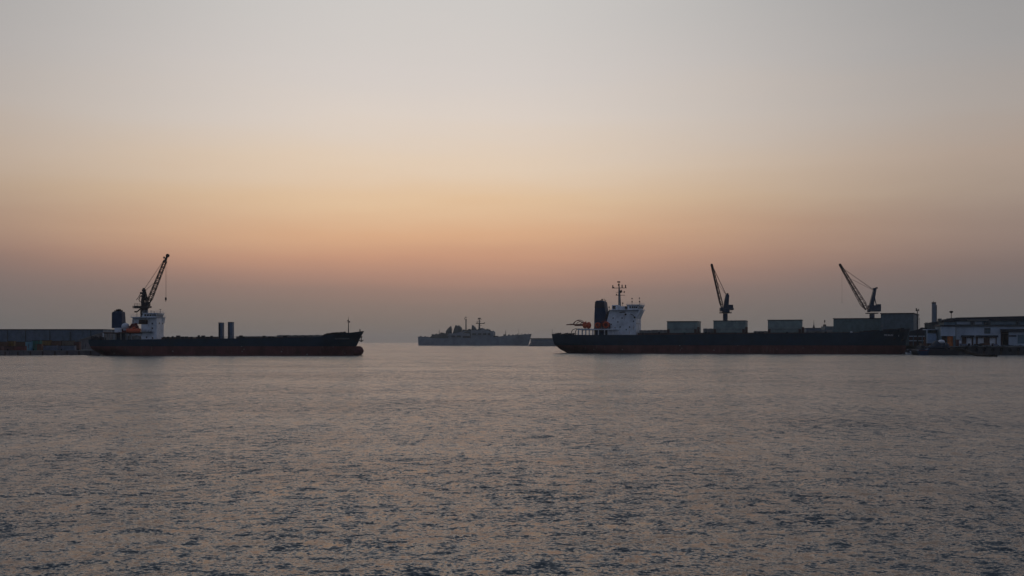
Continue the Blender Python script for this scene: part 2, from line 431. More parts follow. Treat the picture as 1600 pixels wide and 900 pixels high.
def lattice(m, a, b, wa, wb, r=0.16, rd=0.09, n=12, cross=None):
    """four chords and zigzag lacing from a to b, the section wa wide at a and wb at b"""
    a = Vector(a); b = Vector(b); d_ = (b-a).normalized()
    side = Vector((0,1,0)); up = d_.cross(side).normalized()
    if cross is None: cross = (1.0, 1.0)
    P = []
    for i in range(n+1):
        t = i/n; c = a.lerp(b, t)
        w = wa + (wb-wa)*t
        if t < 0.12: w *= 0.35 + 0.65*t/0.12
        P.append([c + side*sx*w/2*cross[1] + up*sz*w/2*cross[0] for sx, sz in ((-1,-1),(1,-1),(1,1),(-1,1))])
    for i in range(n):
        for k in range(4):
            m.tube(P[i][k], P[i+1][k], r, n=5)
            k2 = (k+1) % 4
            m.tube(P[i][k], P[i+1][k2] if i % 2 else P[i][k2], rd, n=4)
            m.tube(P[i][k2 if i % 2 else k], P[i+1][k if i % 2 else k2], rd, n=4)
    return P
def text(body, size, mat, parent, loc, rot, name='name_lettering'):
    c = bpy.data.curves.new(name, 'FONT'); c.body = body; c.size = size; c.extrude = 0.03; c.align_x = 'CENTER'; c.space_character = 1.15
    tmp = bpy.data.objects.new(name, c); COL.objects.link(tmp); dg = bpy.context.evaluated_depsgraph_get()
    me = bpy.data.meshes.new_from_object(tmp.evaluated_get(dg)); bpy.data.objects.remove(tmp); me.materials.clear(); me.materials.append(mat)
    o = bpy.data.objects.new(name, me); COL.objects.link(o); o.parent = parent; o.location = loc; o.rotation_euler = rot
    return o
def near_side(H, u, z):
    """y of the near hull side at u, z"""
    g = H['grid']; best = None
    for row in g:
        for x, w, zz in row:
            d2 = (x-u)**2 + (zz-z)**2
            if best is None or d2 < best[0]: best = (d2, w)
    return H['yc'] - best[1]

# ------------------------------------------------------------------ left ship
fl = Frame(150, 561, 0)
def left_ship():
    fr = fl; root = fr.root('cargo_ship'); B = 22
    tag(root, 'navy blue bulk carrier with a lattice deck crane, twin posts and exposed bulbous bow', 'ship', 'laid-up cargo ships')
    deck = [(138,530.6),(165,531),(300,529.3),(430,528.2),(502,526.4),(512,524.2),(535,520.9),(552,519),(569,517.2)]
    H = hull(fr, 'hull', M['hull_l'], root, B, 0, deck,
             stern=[(138,530),(138.5,536),(143,546),(150,553),(156,557),(160,562)], bow=[(569,517),(563,528),(557,541),(556,548),(556,562)])
    yc = B/2
    P = fr.p; P3 = fr.p3
    # bulb
    c = P3(553, 548.6, yc); m = MB()
    prof = []
    L0, _ , _ = P3(540, 548, yc); L1, _, _ = P3(568.6, 548, yc)
    n = 12
    for k in range(n+1):
        t = k/n; x = L0 + (L1-L0)*t
        prof.append((max(0.02, 2.5*min(1.0, (0.35+1.2*t)) * max(0,1-max(0,(t-0.72)/0.28)**2.2)**0.5), x))
    m.lathe((0, yc, fr.z(548.2, L1, yc)), prof, 18, 'x')
    for i, p in enumerate(m.v): m.v[i] = (p[0], yc+(p[1]-yc)*0.75, p[2])
    bulb_m = M['hull_l']
    m.build('bulbous_bow', paint('red_brown_bulb_paint', (0.17,0.051,0.045), 0.6, (0.08,0.05,0.045), 0.5), root, smooth=True)
    # anchors in their pockets
    for px, py in ((555.5,530.5),(563,531)):
        u, z = P(px, py, 6); y = near_side(H, u, z) - 0.25 if px < 560 else yc-1.5
        a = MB().tube((u, y, z+1.4), (u, y, z-0.8), 0.28).tube((u-1.1, y, z-0.1), (u, y, z-0.9), 0.25).tube((u+1.1, y, z-0.1), (u, y, z-0.9), 0.25)
        a.box(u-0.5, u+0.5, y-0.2, y+0.4, z+1.2, z+1.9); a.build('anchor', M['dark'], root)
    u, z = P(535, 530, 3); y = near_side(H, u, z)
    u0, z0 = P(526, 530, 3); u1, z1 = P(543.5, 530, 3)
    y0, y1 = near_side(H, u0, z+0.5), near_side(H, u1, z+0.5)
    text('ALEXENDHIA', 1.15, M['rope'], root, (u, (y0+y1)/2-0.75, z-0.1), (R(90), 0, math.atan2(y1-y0, u1-u0)))
    # ---- poop deck and accommodation
    zd = fr.z(531.5, 0, 0)
    def U(px, v=3): return fr.u(px, v)
    def Z(py, v=3): return fr.z(py, 0, v)
    zb = Z(531.6)
    y0, y1 = 3, B-3
    m = MB().box(U(163), U(222), 1.5, B-1.5, Z(521), Z(519.3)); m.build('poop_deck', M['brown'], root, bevel=0.1)
    p = MB()
    for px in (164.5,168,172,176.5,182,190,198,204.5): 
        for yy in (2, B-2): p.box(U(px)-0.3, U(px)+0.3, yy-0.25, yy+0.25, zb, Z(521)-0.003).cut()
    p.build('deck_pillar', M['hatch'], root)
    MB().box(U(176), U(206), 6, B-5, zb, Z(521)-0.01).build('winch_house', M['navy'], root)
    MB().box(U(198), U(220.4), 2.6, B-3, Z(524.6), Z(521)-0.004).box(U(197.6),U(199.6),2.5,B-3,zb,Z(524.6)-0.003).box(U(205),U(206.6),2.5,B-3,zb,Z(524.6)-0.003).build('side_house', M['white'], root, bevel=0.05)
    b = MB().ball((U(214.5), 2.6, Z(528.5)), 2.0, 1.0, 1.5).build('tank', M['hatch'], root, smooth=True)
    # house
    h = MB()
    prof = [(U(220.5),zb),(U(244.6),zb),(U(244.8),Z(497)),(U(244.8),Z(496.4)),(U(207),Z(496.4)),(U(205.8),Z(506)),(U(220.5),Z(506.01))]
    h.side(prof, 3, 14.6)
    house = h.build('deckhouse', M['white'], root, bevel=0.12)
    # upper deck edge and bridge wings
    w = MB().side([(U(206.3),Z(496.4)+0.003),(U(245.6),Z(496.4)+0.003),(U(246.4),Z(495.1)),(U(206.3),Z(495.1))], 0.8, 16.4); w.build('bridge_deck', M['white'], root)
    w = MB().side([(U(244.8)+0.003,Z(505)),(U(246),Z(496.5)),(U(244.8)+0.003,Z(496.5))], 12.6, 15.6).build('wing_bracket', M['white'], root)
    wh = MB().side([(U(222),Z(495.05)),(U(244),Z(495.05)),(U(245.8),Z(489.6)),(U(224),Z(489.6))], 2.4, 14)
    whl = wh.build('wheelhouse', M['white'], root, bevel=0.08)
    for px in (227.5,231.6,235.6,239.6,243):
        MB().side([(U(px-1.6),Z(494.1)),(U(px+1.5),Z(494.1)),(U(px+1.9),Z(491.1)),(U(px-1.2),Z(491.1))], 2.32, 2.5).build('window', M['glass'], whl)
    for k in range(4):
        yy = 3.2+k*2.6; sl_ = (U(245.8)-U(244))/(Z(489.6)-Z(495.05))
        x0 = U(244)+sl_*(Z(494.1)-Z(495.05)); x1 = U(244)+sl_*(Z(491.1)-Z(495.05))
        MB().add([(x0+0.06,yy,Z(494.1)),(x0+0.06,yy+1.9,Z(494.1)),(x1+0.06,yy+1.9,Z(491.1)),(x1+0.06,yy,Z(491.1)),
                  (x0-0.1,yy,Z(494.1)),(x0-0.1,yy+1.9,Z(494.1)),(x1-0.1,yy+1.9,Z(491.1)),(x1-0.1,yy,Z(491.1))],
                 [(0,1,2,3),(7,6,5,4),(0,4,5,1),(1,5,6,2),(2,6,7,3),(3,7,4,0)]).build('window', M['glass'], whl)
    MB().box(U(223), U(246.2), 1.8, 14.4, Z(489.6)+0.003, Z(488.8)).build('wheelhouse_roof', M['white'], root)
    r = MB(); railing(r, [(U(224),2,Z(488.8)),(U(246),2,Z(488.8)),(U(246),14,Z(488.8))], 1.0); railing(r, [(U(207),1,Z(495.1)),(U(222),1,Z(495.1))]); railing(r,[(U(241),1,Z(495.1)),(U(246.2),1,Z(495.1)),(U(246.2),16,Z(495.1))])
    railing(r, [(U(163.5),1.7,Z(519.3)),(U(176),1.7,Z(519.3))]); r.build('railing', M['white2'], root)
    for (px, a, b_) in ((233,489,484.5),(238,489,486),(247.5,489,482.5),(226,489,486)):
        t = MB().tube((U(px),6,Z(a)), (U(px),6,Z(b_)), 0.12, 0.07); t.box(U(px)-0.5,U(px)+0.5,5.8,6.2,Z(b_+1.4),Z(b_+0.8)); t.build('antenna', M['dark'], root)
    # recess shade painted as a brown panel, doors and portholes on the house side
    MB().box(U(217), U(231), 2.9, 3.4, Z(506.5), Z(499.5)).build('recess_shade_panel', M['brown'], house)
    g = MB().box(U(217), U(231), 2.2, 2.85, Z(504.6), Z(504.1)).box(U(221),U(228),2.3,2.8,Z(504.05),Z(501.2)); g.build('cable_reel', M['dark'], house)
    for px, py in ((238,505.5),(238,512.8),(238.5,528),(229,527)):
        MB().box(U(px)-0.35, U(px)+0.35, 2.93, 3.1, Z(py)-0.4, Z(py)+0.4).build('porthole', M['glass'], house)
    for zz in (505,):
        for k in (1,3): MB().box(U(244.7)-0.1, U(244.8)+0.12, 4+k*2.6, 5.0+k*2.6, Z(zz)-0.45, Z(zz)+0.45).build('porthole', M['glass'], house)
    g = MB().box(U(222), U(239), 1.6, 2.95, Z(519), Z(518.4)); railing(g, [(U(222.5),1.7,Z(518.4)),(U(238.5),1.7,Z(518.4))], 1.0, 1.5, cut=False); g.build('side_gallery', M['dark'], house)
    # funnel
    f = MB().side([(U(174.2,8),Z(512.5)),(U(191.0,8),Z(512.5)),(U(189.4,8),Z(487.3)),(U(188.2,8),Z(486.1)),(U(176,8),Z(486.4)),(U(174.4,8),Z(488.5))], 8, 14).build('funnel', M['navy'], root, bevel=0.5)
    t = MB()
    for px, r_, h_ in ((180,0.5,485),(183.6,0.75,483.4),(186.6,0.8,483.0),(190,0.6,484.6)): t.tube((U(px,11),11,Z(487,11)), (U(px,11),11,Z(h_,11)), r_, n=10).cut()
    t.build('exhaust_pipe', M['black'], funnel_parent(f))
    MB().box(U(175.0), U(186), 6.5, B-6.5, Z(519.3)+0.003, Z(512)-0.003).build('funnel_base', M['white'], root)
    MB().ball((U(192.6),6.2,Z(510.2)), 2.1, 1.8, 1.9).tube((U(192.6),6.2,Z(519)), (U(192.6),6.2,Z(511)), 1.2, n=12).build('ventilator', M['white'], root, smooth=True)
    MB().box(U(186.2), U(193), 7, B-7, Z(519.3)+0.003, Z(512)-0.003).build('engine_casing', M['brown'], root)
    # lifeboat in its davits
    lb = MB(); x0, x1 = U(199), U(222); zc = Z(517.6)
    n = 14; rings = []
    for k in range(n+1):
        t_ = k/n; q = max(0.04, max(0,1-abs(2*t_-1)**2.6)**0.5); rings.append((t_, q))
    vs = []; N = 12
    for t_, q in rings:
        for i in range(N):
            a = 2*PI*i/N; zz = math.sin(a); vs.append((x0+(x1-x0)*t_, 1.3+1.35*q*math.cos(a), zc + (1.5 if zz > 0 else 1.15)*zz*(0.55+0.45*q) + (0.35*(abs(2*t_-1)**2))))
    fs = [(j*N+i, j*N+(i+1)%N, (j+1)*N+(i+1)%N, (j+1)*N+i) for j in range(n) for i in range(N)] + [tuple(range(N)), tuple(range(n*N,(n+1)*N))]
    lbo = lb.add(vs, fs).build('lifeboat', M['orange'], root, smooth=True)
    MB().box(U(209),U(214),0.5,2.1,zc+1.2,zc+2.3).build('lifeboat_cabin', M['orange'], lbo, bevel=0.3)
    d_ = MB()
    for px in (203, 217): d_.path([(U(px),3.0,Z(521)),(U(px-1),2.9,Z(512)),(U(px+0.5),1.2,Z(509.5)),(U(px+1.5),0.9,Z(513.4))], 0.32)
    d_.path([(U(204),2.0,Z(513)),(U(207.5),2.2,Z(506.2)),(U(210),2.2,Z(509)),(U(213.2),2.2,Z(505.2)),(U(215.5),2.0,Z(512.5))], 0.6)
    d_.box(U(207),U(214.5),1.6,2.8,Z(512.6),Z(509.5)); d_.box(U(190),U(202),3.5,5.5,Z(518.8),Z(516.2)); d_.build('davit', M['darkred'], root)
    MB().box(U(186),U(220.3),2.6,5,Z(521)+0.02,Z(518.9)).build('boat_deck_bulwark', M['darkred'], root)
    # aft deck clutter
    g = MB()
    for px, h_ in ((141,2.2),(144,1.6),(147,2.0),(151,1.5),(154,2.1),(158,1.7),(161,1.6)): g.box(U(px)-0.5,U(px)+0.5,5,7,zb-0.3,zb+h_*0.9).tube((U(px),5.5,zb),(U(px),5.5,zb+h_),0.3).cut()
    g.build('mooring_bitt', M['dark'], root)
    g = MB(); railing(g, [(U(139.5,9),9,Z(530.6)),(U(146,3),3,Z(531)),(U(163,1),1,Z(531))], 1.1, 1.8, 0.06); g.build('stern_railing', M['dark'], root)
    # ---- deck crane behind the wheelhouse
    yk = 12
    cr = MB(); A = lambda px, py, v=yk: P3(px, py, v)
    zc = lambda py: fr.z(py, 0, yk); uc = lambda px: fr.u(px, yk)
    cr.lathe((uc(225.3), yk, 0), [(2.0, Z(496)),(1.95, zc(482.5)),(2.5, zc(481.5)),(2.5, zc(479.2))], 14)
    crane = cr.build('crane', M['crane_dark'], root, label='dark brown lattice deck crane rising behind the wheelhouse'); 
    h = MB().box(uc(219), uc(234.5), yk-2.6, yk+2.6, zc(481), zc(478.2)).box(uc(222.5), uc(233), yk-2.2, yk+2.2, zc(478.2)+0.003, zc(472.5)).box(uc(231),uc(234),yk-1.8,yk-0.4,zc(478.2)+0.003,zc(474.5))
    h.build('machinery_house', M['crane_dark'], crane, bevel=0.1)
    h = MB().box(uc(209), uc(219)-0.003, yk-2, yk+2, zc(481.7), zc(480.2)).box(uc(211),uc(217),yk-1.5,yk+1.5,zc(480.2)+0.003,zc(477.8)).tube(A(207,478.4),A(214,479.6),0.25).path([A(219,483),A(215,486.5),A(211,487.5)],0.35).box(uc(210.5),uc(213.5),yk-0.6,yk+0.6,zc(488.2),zc(486)).tube(A(214,487.5),A(214,495),0.1)
    railing(h, [A(210,477.9),A(219,477.9)], 1.2, 1.5, 0.08, cut=False); h.build('counter_platform', M['crane_dark'], crane)
    h = MB()
    for s in (-1, 1):
        h.tube((uc(223),yk+s*1.6,zc(473)), (uc(224.8),yk+s*0.5,zc(451)), 0.55, 0.3); h.tube((uc(230),yk+s*1.6,zc(473)), (uc(226),yk+s*0.5,zc(452)), 0.45, 0.3)
    for py in (469,465,461,457): h.tube(A(223.3,py), A(229.5-(473-py)*0.16,py-1.5), 0.3); h.tube(A(223.3,py), A(229.2-(473-py)*0.18,py-4), 0.22)
    h.box(uc(222.6),uc(227.4),yk-1,yk+1,zc(455.5),zc(452)).box(uc(223.4),uc(226),yk-0.6,yk+0.6,zc(452)+0.003,zc(450))
    h.box(uc(219.5),uc(223.5),yk-0.8,yk+0.8,zc(459.5),zc(456.5)).box(uc(221),uc(229),yk-1,yk+1,zc(464),zc(461)).path([A(219.8,458.5),A(216.5,464),A(213,469)],0.16).path([A(219,472),A(217,468),A(219.5,462)],0.22)
    h.build('frame_tower', M['crane_dark'], crane)
    j = MB(); a = A(231.5,474.5); b_ = A(258.3,407.5); lattice(j, a, b_, 2.0, 1.35, 0.19, 0.10, 16, (1.0, 1.0)); j.build('jib', M['crane_dark'], crane)
    e = MB().tube(A(257.6,409),A(262.3,397.6),0.65,0.55,8).lathe(A(262,399.3), [(0.9,-0.5),(0.9,0.5)],12,'y').box(uc(255.6),uc(257.3),yk-0.6,yk+0.6,zc(404),zc(401)); e.build('jib_head', M['crane_dark'], crane)
    cb = MB()
    for s in (-0.5, 0.5):
        cb.tube((uc(226),yk+s,zc(451)), (uc(257),yk+s,zc(405)), 0.055, n=4); cb.tube((uc(227),yk+s,zc(454)), (uc(245.5),yk+s,zc(438)), 0.05, n=4)
    cb.build('luffing_cable', M['dark'], crane)
    cb = MB()
    for px in (258.6, 261): cb.tube((uc(px),yk,zc(402)), (uc(259.2)+ (0.2 if px>260 else -0.2),yk,zc(464)), 0.045, n=4)
    cb.build('hoist_cable', M['dark'], crane)
    MB().box(uc(258.1), uc(260.1), yk-0.5, yk+0.5, zc(469.2), zc(464.5)).tube(A(259.1,469),A(259.1,471.5),0.16).build('hook_block', M['black'], crane, bevel=0.12)
    # ---- hold deck
    hc = MB()
    for a_, b2 in ((252,300),(306,338),(369,428),(434,502)):
        hc.box(U(a_), U(b2), 3.2, B-3.2, zb, Z(528.4 if a_ > 300 else 529.2)+0.7).cut()
    hc.build('hatch_coaming', M['brown'], root)
    for a_, b2, mt, t0, t1 in ((252,300,'brown',529.2,526.6),(306,338,'brown',528.4,526.8),(368,429,'hatch',527.4,525.3),(432,501.5,'hatch',526.6,523.4)):
        c_ = MB(); x0, x1 = U(a_), U(b2); k_ = 6
        for k in range(k_):
            q0 = x0+(x1-x0)*k/k_+0.1; q1 = x0+(x1-x0)*(k+1)/k_-0.1
            c_.side([(q0,Z(t0)),(q1,Z(t0)),(q1,Z(t1)-0.25),((q0+q1)/2,Z(t1)),(q0,Z(t1)-0.25)], 3.0, B-3.0)
        c_.build('hatch_cover', M[mt], root)
    g = MB(); random.seed(4)
    for px in [257,263,270,279,286,292,300,311,318,325,331,377,380,413,422,427.5,446,477]:
        w_ = random.uniform(0.3,1.0); zt = Z(526.4)+random.uniform(0,0.9); g.box(U(px)-w_, U(px)+w_, 2.0, 3.3, zb, zt).cut()
    g.build('deck_fitting', M['dark'], root)
    g = MB(); pts = [(U(px,0.6),0.6,interp(H['dk'],U(px,0.6))-0.1) for px in (262,300,340,380,430,470,503)]; railing(g, pts, 1.1, 2.5, 0.05); g.build('side_railing', M['dark'], root)
    for a_, b2, t_ in ((341.6,348.0,504.0),(356.2,363.6,503.2)):
        po = MB().box(U(a_,8), U(b2,8), 7.5, 11, zb, fr.z(t_,0,8)).build('kingpost', M['steelblue'], root, bevel=0.15)
        MB().box(U(a_,8)+0.01, U(b2,8)-0.01, 7.46, 11.04, fr.z(t_+1.2,0,8), fr.z(t_,0,8)+0.03).build('post_cap', M['navydark'], po)
        MB().box(U(a_,8)+0.4,U(a_,8)+0.9,7.3,7.46,zb,fr.z(t_+2,0,8)).build('ladder', M['dark'], po)
    MB().box(U(342.8,8), U(344.0,8), 7.40, 7.45, Z(507.8), Z(506.5)).build('lamp_bracket', M['panel'], root)
    # foremast, forecastle gear
    m = MB(); m.tube(A(544.4,520), A(544.4,499), 0.26, 0.16, 8).tube(A(544.4,499), A(544.4,494.6), 0.09, 0.06); m.box(uc(541.3),uc(547),yk-0.15,yk+0.15,zc(503.4),zc(503.0)).box(uc(545.3),uc(547),yk-0.4,yk+0.4,zc(504),zc(501.8)).tube(A(543.6,502),A(543.6,500),0.3)
    m.build('foremast', M['dark'], root)
    g = MB(); zf = lambda px: interp(H['dk'], fr.u(px, 6))
    for px, w_, h_ in ((506,1.1,1.1),(509.5,1.0,1.6),(512,0.6,1.9),(515,1.4,0.8),(518.5,1.5,1.5),(521,1.1,1.7),(525,1.3,1.5),(527.5,1.5,1.1),(532,1.2,0.9),(537,1.6,0.6)):
        u = fr.u(px, 6); g.box(u-w_, u+w_, 5, 8, zf(px)-1.3, zf(px)+h_*0.75).lathe((u, 9, zf(px)+h_*0.3), [(0.9,-1.2),(0.9,1.2)], 10, 'y').cut()
    g.tube((uc(562.5),yk,zf(562)-1),(uc(562.5),yk,zf(562)+1.2),0.3); g.build('windlass', M['dark'], root)
def funnel_parent(f): return f
left_ship()

# ------------------------------------------------------------------ right ship
frr = Frame(875, 684, -16)
def right_ship():
    fr = frr; root = fr.root('cargo_ship'); B = 26
    tag(root, 'long navy bulk carrier with rusty red boot, tall white bridge house and three boxy holds', 'ship', 'laid-up cargo ships')
    deck = [(862,521.6),(880,523.2),(1000,523.2),(1100,522.2),(1200,521.4),(1300,520.6),(1340,520.0),(1356,518.6),(1380,516.6),(1400,515.2),(1422.5,513.0)]
    H = hull(fr, 'hull', M['hull_r'], root, B, 0, deck,
             stern=[(862,521),(863,528),(866,538),(872,546),(880,551),(886,556)], bow=[(1422.5,513),(1418.5,524),(1415.5,535),(1415.5,548),(1415.5,556)], full=3.2)
    yc = B/2; P3 = fr.p3; P = fr.p
    def U(px, v=3): return fr.u(px, v)
    def Z(py, px, v=3): return fr.z(py, fr.u(px, v), v)
    for px, py in ((1397,527.5),(1411,530)):
        u, z = P(px, py, 6); y = near_side(H, u, z) - 0.3
        a = MB().tube((u, y, z+1.4), (u, y, z-0.8), 0.28).tube((u-1.1, y, z-0.1), (u, y, z-0.9), 0.25).tube((u+1.1, y, z-0.1), (u, y, z-0.9), 0.25).box(u-0.5,u+0.5,y-0.2,y+0.4,z+1.2,z+1.9)
        a.build('anchor', M['dark'], root)
    u0, z0 = P(1381, 525, 2); u1, z1 = P(1396, 525, 2); ya, yb = near_side(H, u0, z0+0.5), near_side(H, u1, z0+0.5)
    text('MCALO', 1.5, M['panel'], root, ((u0+u1)/2, (ya+yb)/2-0.7, z0), (R(90), 0, math.atan2(yb-ya, u1-u0)))
    text('I', 1.4, M['panel'], root, (u1+3.0, yb-0.2, z0-0.4), (R(90), 0, math.atan2(yb-ya, u1-u0)), 'draught_mark')
    # poop
    zb = Z(523.8, 930)
    m = MB().box(U(903), U(967), 1.5, B-1.5, Z(515.6,930), Z(513.8,930)); poop = m.build('poop_deck', M['white'], root, bevel=0.08)
    p = MB()
    for px in (904.5,910,915.5,921,927,935.5,945,950.5,958,966):
        for yy in (2.2, B-2.2): p.box(U(px)-0.28, U(px)+0.28, yy-0.25, yy+0.25, zb-0.5, Z(515.6,930)-0.003).cut()
    p.build('deck_pillar', M['white2'], root)
    MB().box(U(927), U(948), 6, B-5, zb-0.5, Z(515.6,930)-0.01).build('winch_house', M['navydark'], root)
    for px in (933,939.5,954,960): MB().box(U(px,4.6)-1.1, U(px,4.6)+1.1, 4.5, 5.5, zb-0.2, Z(517.4,px)).build('mooring_winch', M['navy'], root, bevel=0.3)
    # house
    x0 = 947.8
    h = MB().side([(U(949.2),zb-0.3),(U(993.6),zb-0.3),(U(993.6),Z(498,993)),(U(995.2),Z(493,993)),(U(998.5),Z(486,998)),(U(998.5),Z(484.6,998)),(U(953.2),Z(484.6,953)),(U(951.8),Z(488,951)),(U(948.2),Z(502,948)),(U(949.2),Z(508,948))], 3, B-4)
    house = h.build('deckhouse', M['white'], root, bevel=0.12)
    MB().box(U(952), U(999.8), 0.9, B-2, Z(484.6,975)+0.003, Z(483.9,975)).build('bridge_deck', M['white'], root)
    MB().side([(U(993.7)+0.003,Z(499,993)),(U(1000.8),Z(487,998)),(U(1001.5),Z(485,998)),(U(998.6),Z(485,998))], 1.0, 4.0).build('wing_bracket', M['white'], root)
    zt = Z(483.9,975); zr = Z(476.8,975)
    whl = MB().side([(U(979.5),zt+0.003),(U(996.2),zt+0.003),(U(999.0),zr),(U(979.5),zr)], 2.3, B-4).build('wheelhouse', M['white'], root, bevel=0.08)
    for px in (984.8,988.6,991.9,995.0):
        MB().side([(U(px-1.35),zt+0.85),(U(px+1.1),zt+0.85),(U(px+1.6),zr-0.75),(U(px-0.85),zr-0.75)], 2.2, 2.4).build('window', M['glass'], whl)
    sl_ = (U(999.0)-U(996.2))/(zr-zt)
    for k in range(6):
        yy = 3.4+k*2.9; z1_, z2_ = zt+0.85, zr-0.75; xa = U(996.2)+sl_*(z1_-zt); xb = U(996.2)+sl_*(z2_-zt)
        MB().add([(xa+0.06,yy,z1_),(xa+0.06,yy+2.1,z1_),(xb+0.06,yy+2.1,z2_),(xb+0.06,yy,z2_),(xa-0.1,yy,z1_),(xa-0.1,yy+2.1,z1_),(xb-0.1,yy+2.1,z2_),(xb-0.1,yy,z2_)],
                 [(0,1,2,3),(7,6,5,4),(0,4,5,1),(1,5,6,2),(2,6,7,3),(3,7,4,0)]).build('window', M['glass'], whl)
    MB().box(U(978.8), U(999.8), 1.8, B-3.4, zr+0.003, zr+0.35).build('wheelhouse_roof', M['white'], root)
    c = MB().box(U(956), U(965.5), 3, 12, zt+0.003, Z(476.6,960)); c = c.build('chart_house', M['white'], root, bevel=0.1)
    MB().box(U(957.2), U(961.8), 2.94, 3.3, zt+0.3, Z(478,960)).build('doorway', M['glass'], c)
    MB().box(U(965.5)+0.01, U(979.5)-0.01, 4, B-5, zt+0.003, Z(478.4,970)).build('signal_deckhouse', M['white'], root, bevel=0.1)
    MB().box(U(976.7), U(980.6), 2.1, 4.2, zt+0.2, Z(478.6,978)).build('door', M['glass'], whl)
    r = MB(); railing(r, [(U(953),1,zt),(U(979),1,zt)], 1.0, 2, 0.04); railing(r, [(U(979.5),2,zr+.35),(U(999.6),2,zr+.35),(U(999.6),B-4,zr+.35)], 1.0, 2, 0.04); railing(r,[(U(998),1,zt),(U(999.7),1,zt),(U(999.7),B-2.2,zt)],1.0,2,0.04)
    railing(r, [(U(940),1.7,Z(513.8,930)),(U(966.5),1.7,Z(513.8,930))], 1.1, 2, 0.05); r.build('railing', M['white2'], root)
    # main mast
    yk = 12; A = lambda px, py, v=yk: P3(px, py, v); uc = lambda px: fr.u(px, yk); zc = lambda py, px=968: fr.z(py, fr.u(px,yk), yk)
    m = MB().tube(A(968.2,479),A(967.6,456),0.95,0.62,10).tube(A(967.6,456),A(967.3,447),0.62,0.35,8).tube(A(967.3,447),A(967.3,440),0.16,0.1)
    mast = m.build('main_mast', M['hatch'], root)
    m = MB().box(uc(956.3),uc(979),yk-0.35,yk+0.35,zc(450.4),zc(449.6)).box(uc(962),uc(976.6),yk-0.3,yk+0.3,zc(461.7),zc(461)).box(uc(962),uc(966),yk-0.2,yk+0.2,zc(456.8),zc(456.3))
    for px, a_, b_ in ((957.5,449.8,445.5),(959,449.8,448.2),(972,449.8,444.8),(977.4,449.8,445.2),(971,457,453),(975.5,457.6,455),(963.5,461.1,459)): m.box(uc(px)-0.28,uc(px)+0.28,yk-0.3,yk+0.3,zc(a_),zc(b_))
    m.build('crosstree', M['dark'], mast)
    m = MB().box(uc(964.6),uc(969),yk-0.5,yk+0.5,zc(441.4),zc(439.6)).ball(A(966.9,445),0.55,0.5,0.8).ball(A(969.8,455.8),0.75,0.6,0.85).tube(A(967.3,455),A(975,456.5),0.12); m.build('radar', M['black'], mast)
    for px, a_, b_ in ((987.6,476,466),(999.2,476,465.5),(973,478,471.5),(951.8,484,481.5)):
        t = MB().tube(A(px,a_),A(px,b_),0.14,0.07); t.box(uc(px)-0.4,uc(px)+0.4,yk-0.3,yk+0.3,zc(a_-3.4),zc(a_-5)); 
        if px > 980: t.box(uc(px)-0.35,uc(px)+0.35,yk-0.3,yk+0.3,zc(b_+1.4),zc(b_-0.2)); t.tube(A(px,a_-1),A(px+1.8,a_+1.5),0.09)
        t.build('antenna', M['dark'], root)
    for px, py in ((958,497),(965.4,503),(983.8,511),(978.5,515),(961,512),(972,497),(990,502),(955,507),(969,511)):
        MB().box(U(px)-0.33, U(px)+0.33, 2.93, 3.1, Z(py,px)-0.45, Z(py,px)+0.45).build('porthole', M['glass'], house)
    for k in range(4):
        for py in (505,): MB().box(U(993.6)-0.1, U(993.6)+0.08, 5+k*4, 6+k*4, Z(py,993)-0.4, Z(py,993)+0.4).build('porthole', M['glass'], house)
    MB().box(U(968), U(972.5), 2.9, 3.08, Z(489.2,970), Z(487.4,970)).box(U(972.6),U(977),2.9,3.08,Z(488.6,970),Z(487.0,970)).build('rust_stained_scupper', M['hatch'], house)
    d_ = MB().tube((U(977.5),2.85,Z(491.3,977)), (U(977.5),3.3,Z(491.3,977)), 0.6, n=10).tube((U(991.6),2.85,Z(496,990)), (U(991.6),3.3,Z(496,990)), 0.6, n=10).path([(U(985),2.6,Z(490.4,985)),(U(989),2.6,Z(492.4,985)),(U(991.6),2.6,Z(495.6,985))],0.16)
    d_.build('floodlight', M['black'], house)
    s = MB().side([(U(944.5),Z(497,945)),(U(948.9),Z(497.5,948)),(U(952.8),Z(485.4,951)),(U(951.4),Z(484.6,951)),(U(947.6),Z(489.5,947)),(U(946.4),Z(491.5,947))], 4, 9).build('external_stair', M['dark'], root)
    # funnel
    f = MB().side([(U(925.5),Z(513.6,930)),(U(948.6),Z(513.6,946)),(U(945.6),Z(498,944)),(U(941.2),Z(471,940)),(U(939.6),Z(469.3,940)),(U(929.2),Z(469.1,930)),(U(927.3),Z(471,930)),(U(925.9),Z(490,930))], 8, B-8).build('funnel', M['navy'], root, bevel=0.4)
    MB().side([(U(927.25),Z(471.3,930)),(U(941.2),Z(471.3,940)),(U(942.6),Z(480.6,940)),(U(926.5),Z(480.6,930))][::-1], 7.9, B-7.9).build('funnel_band', M['tarp'], f)
    t = MB()
    for px, h_ in ((933.5,468.2),(936.3,466.2),(939.5,465.8),(942.0,467.4)): t.tube((U(px),12,Z(470,px)), (U(px),12,Z(h_,px)), 0.5 if px < 938 else 0.2, n=8).cut()
    t.build('exhaust_pipe', M['black'], f)
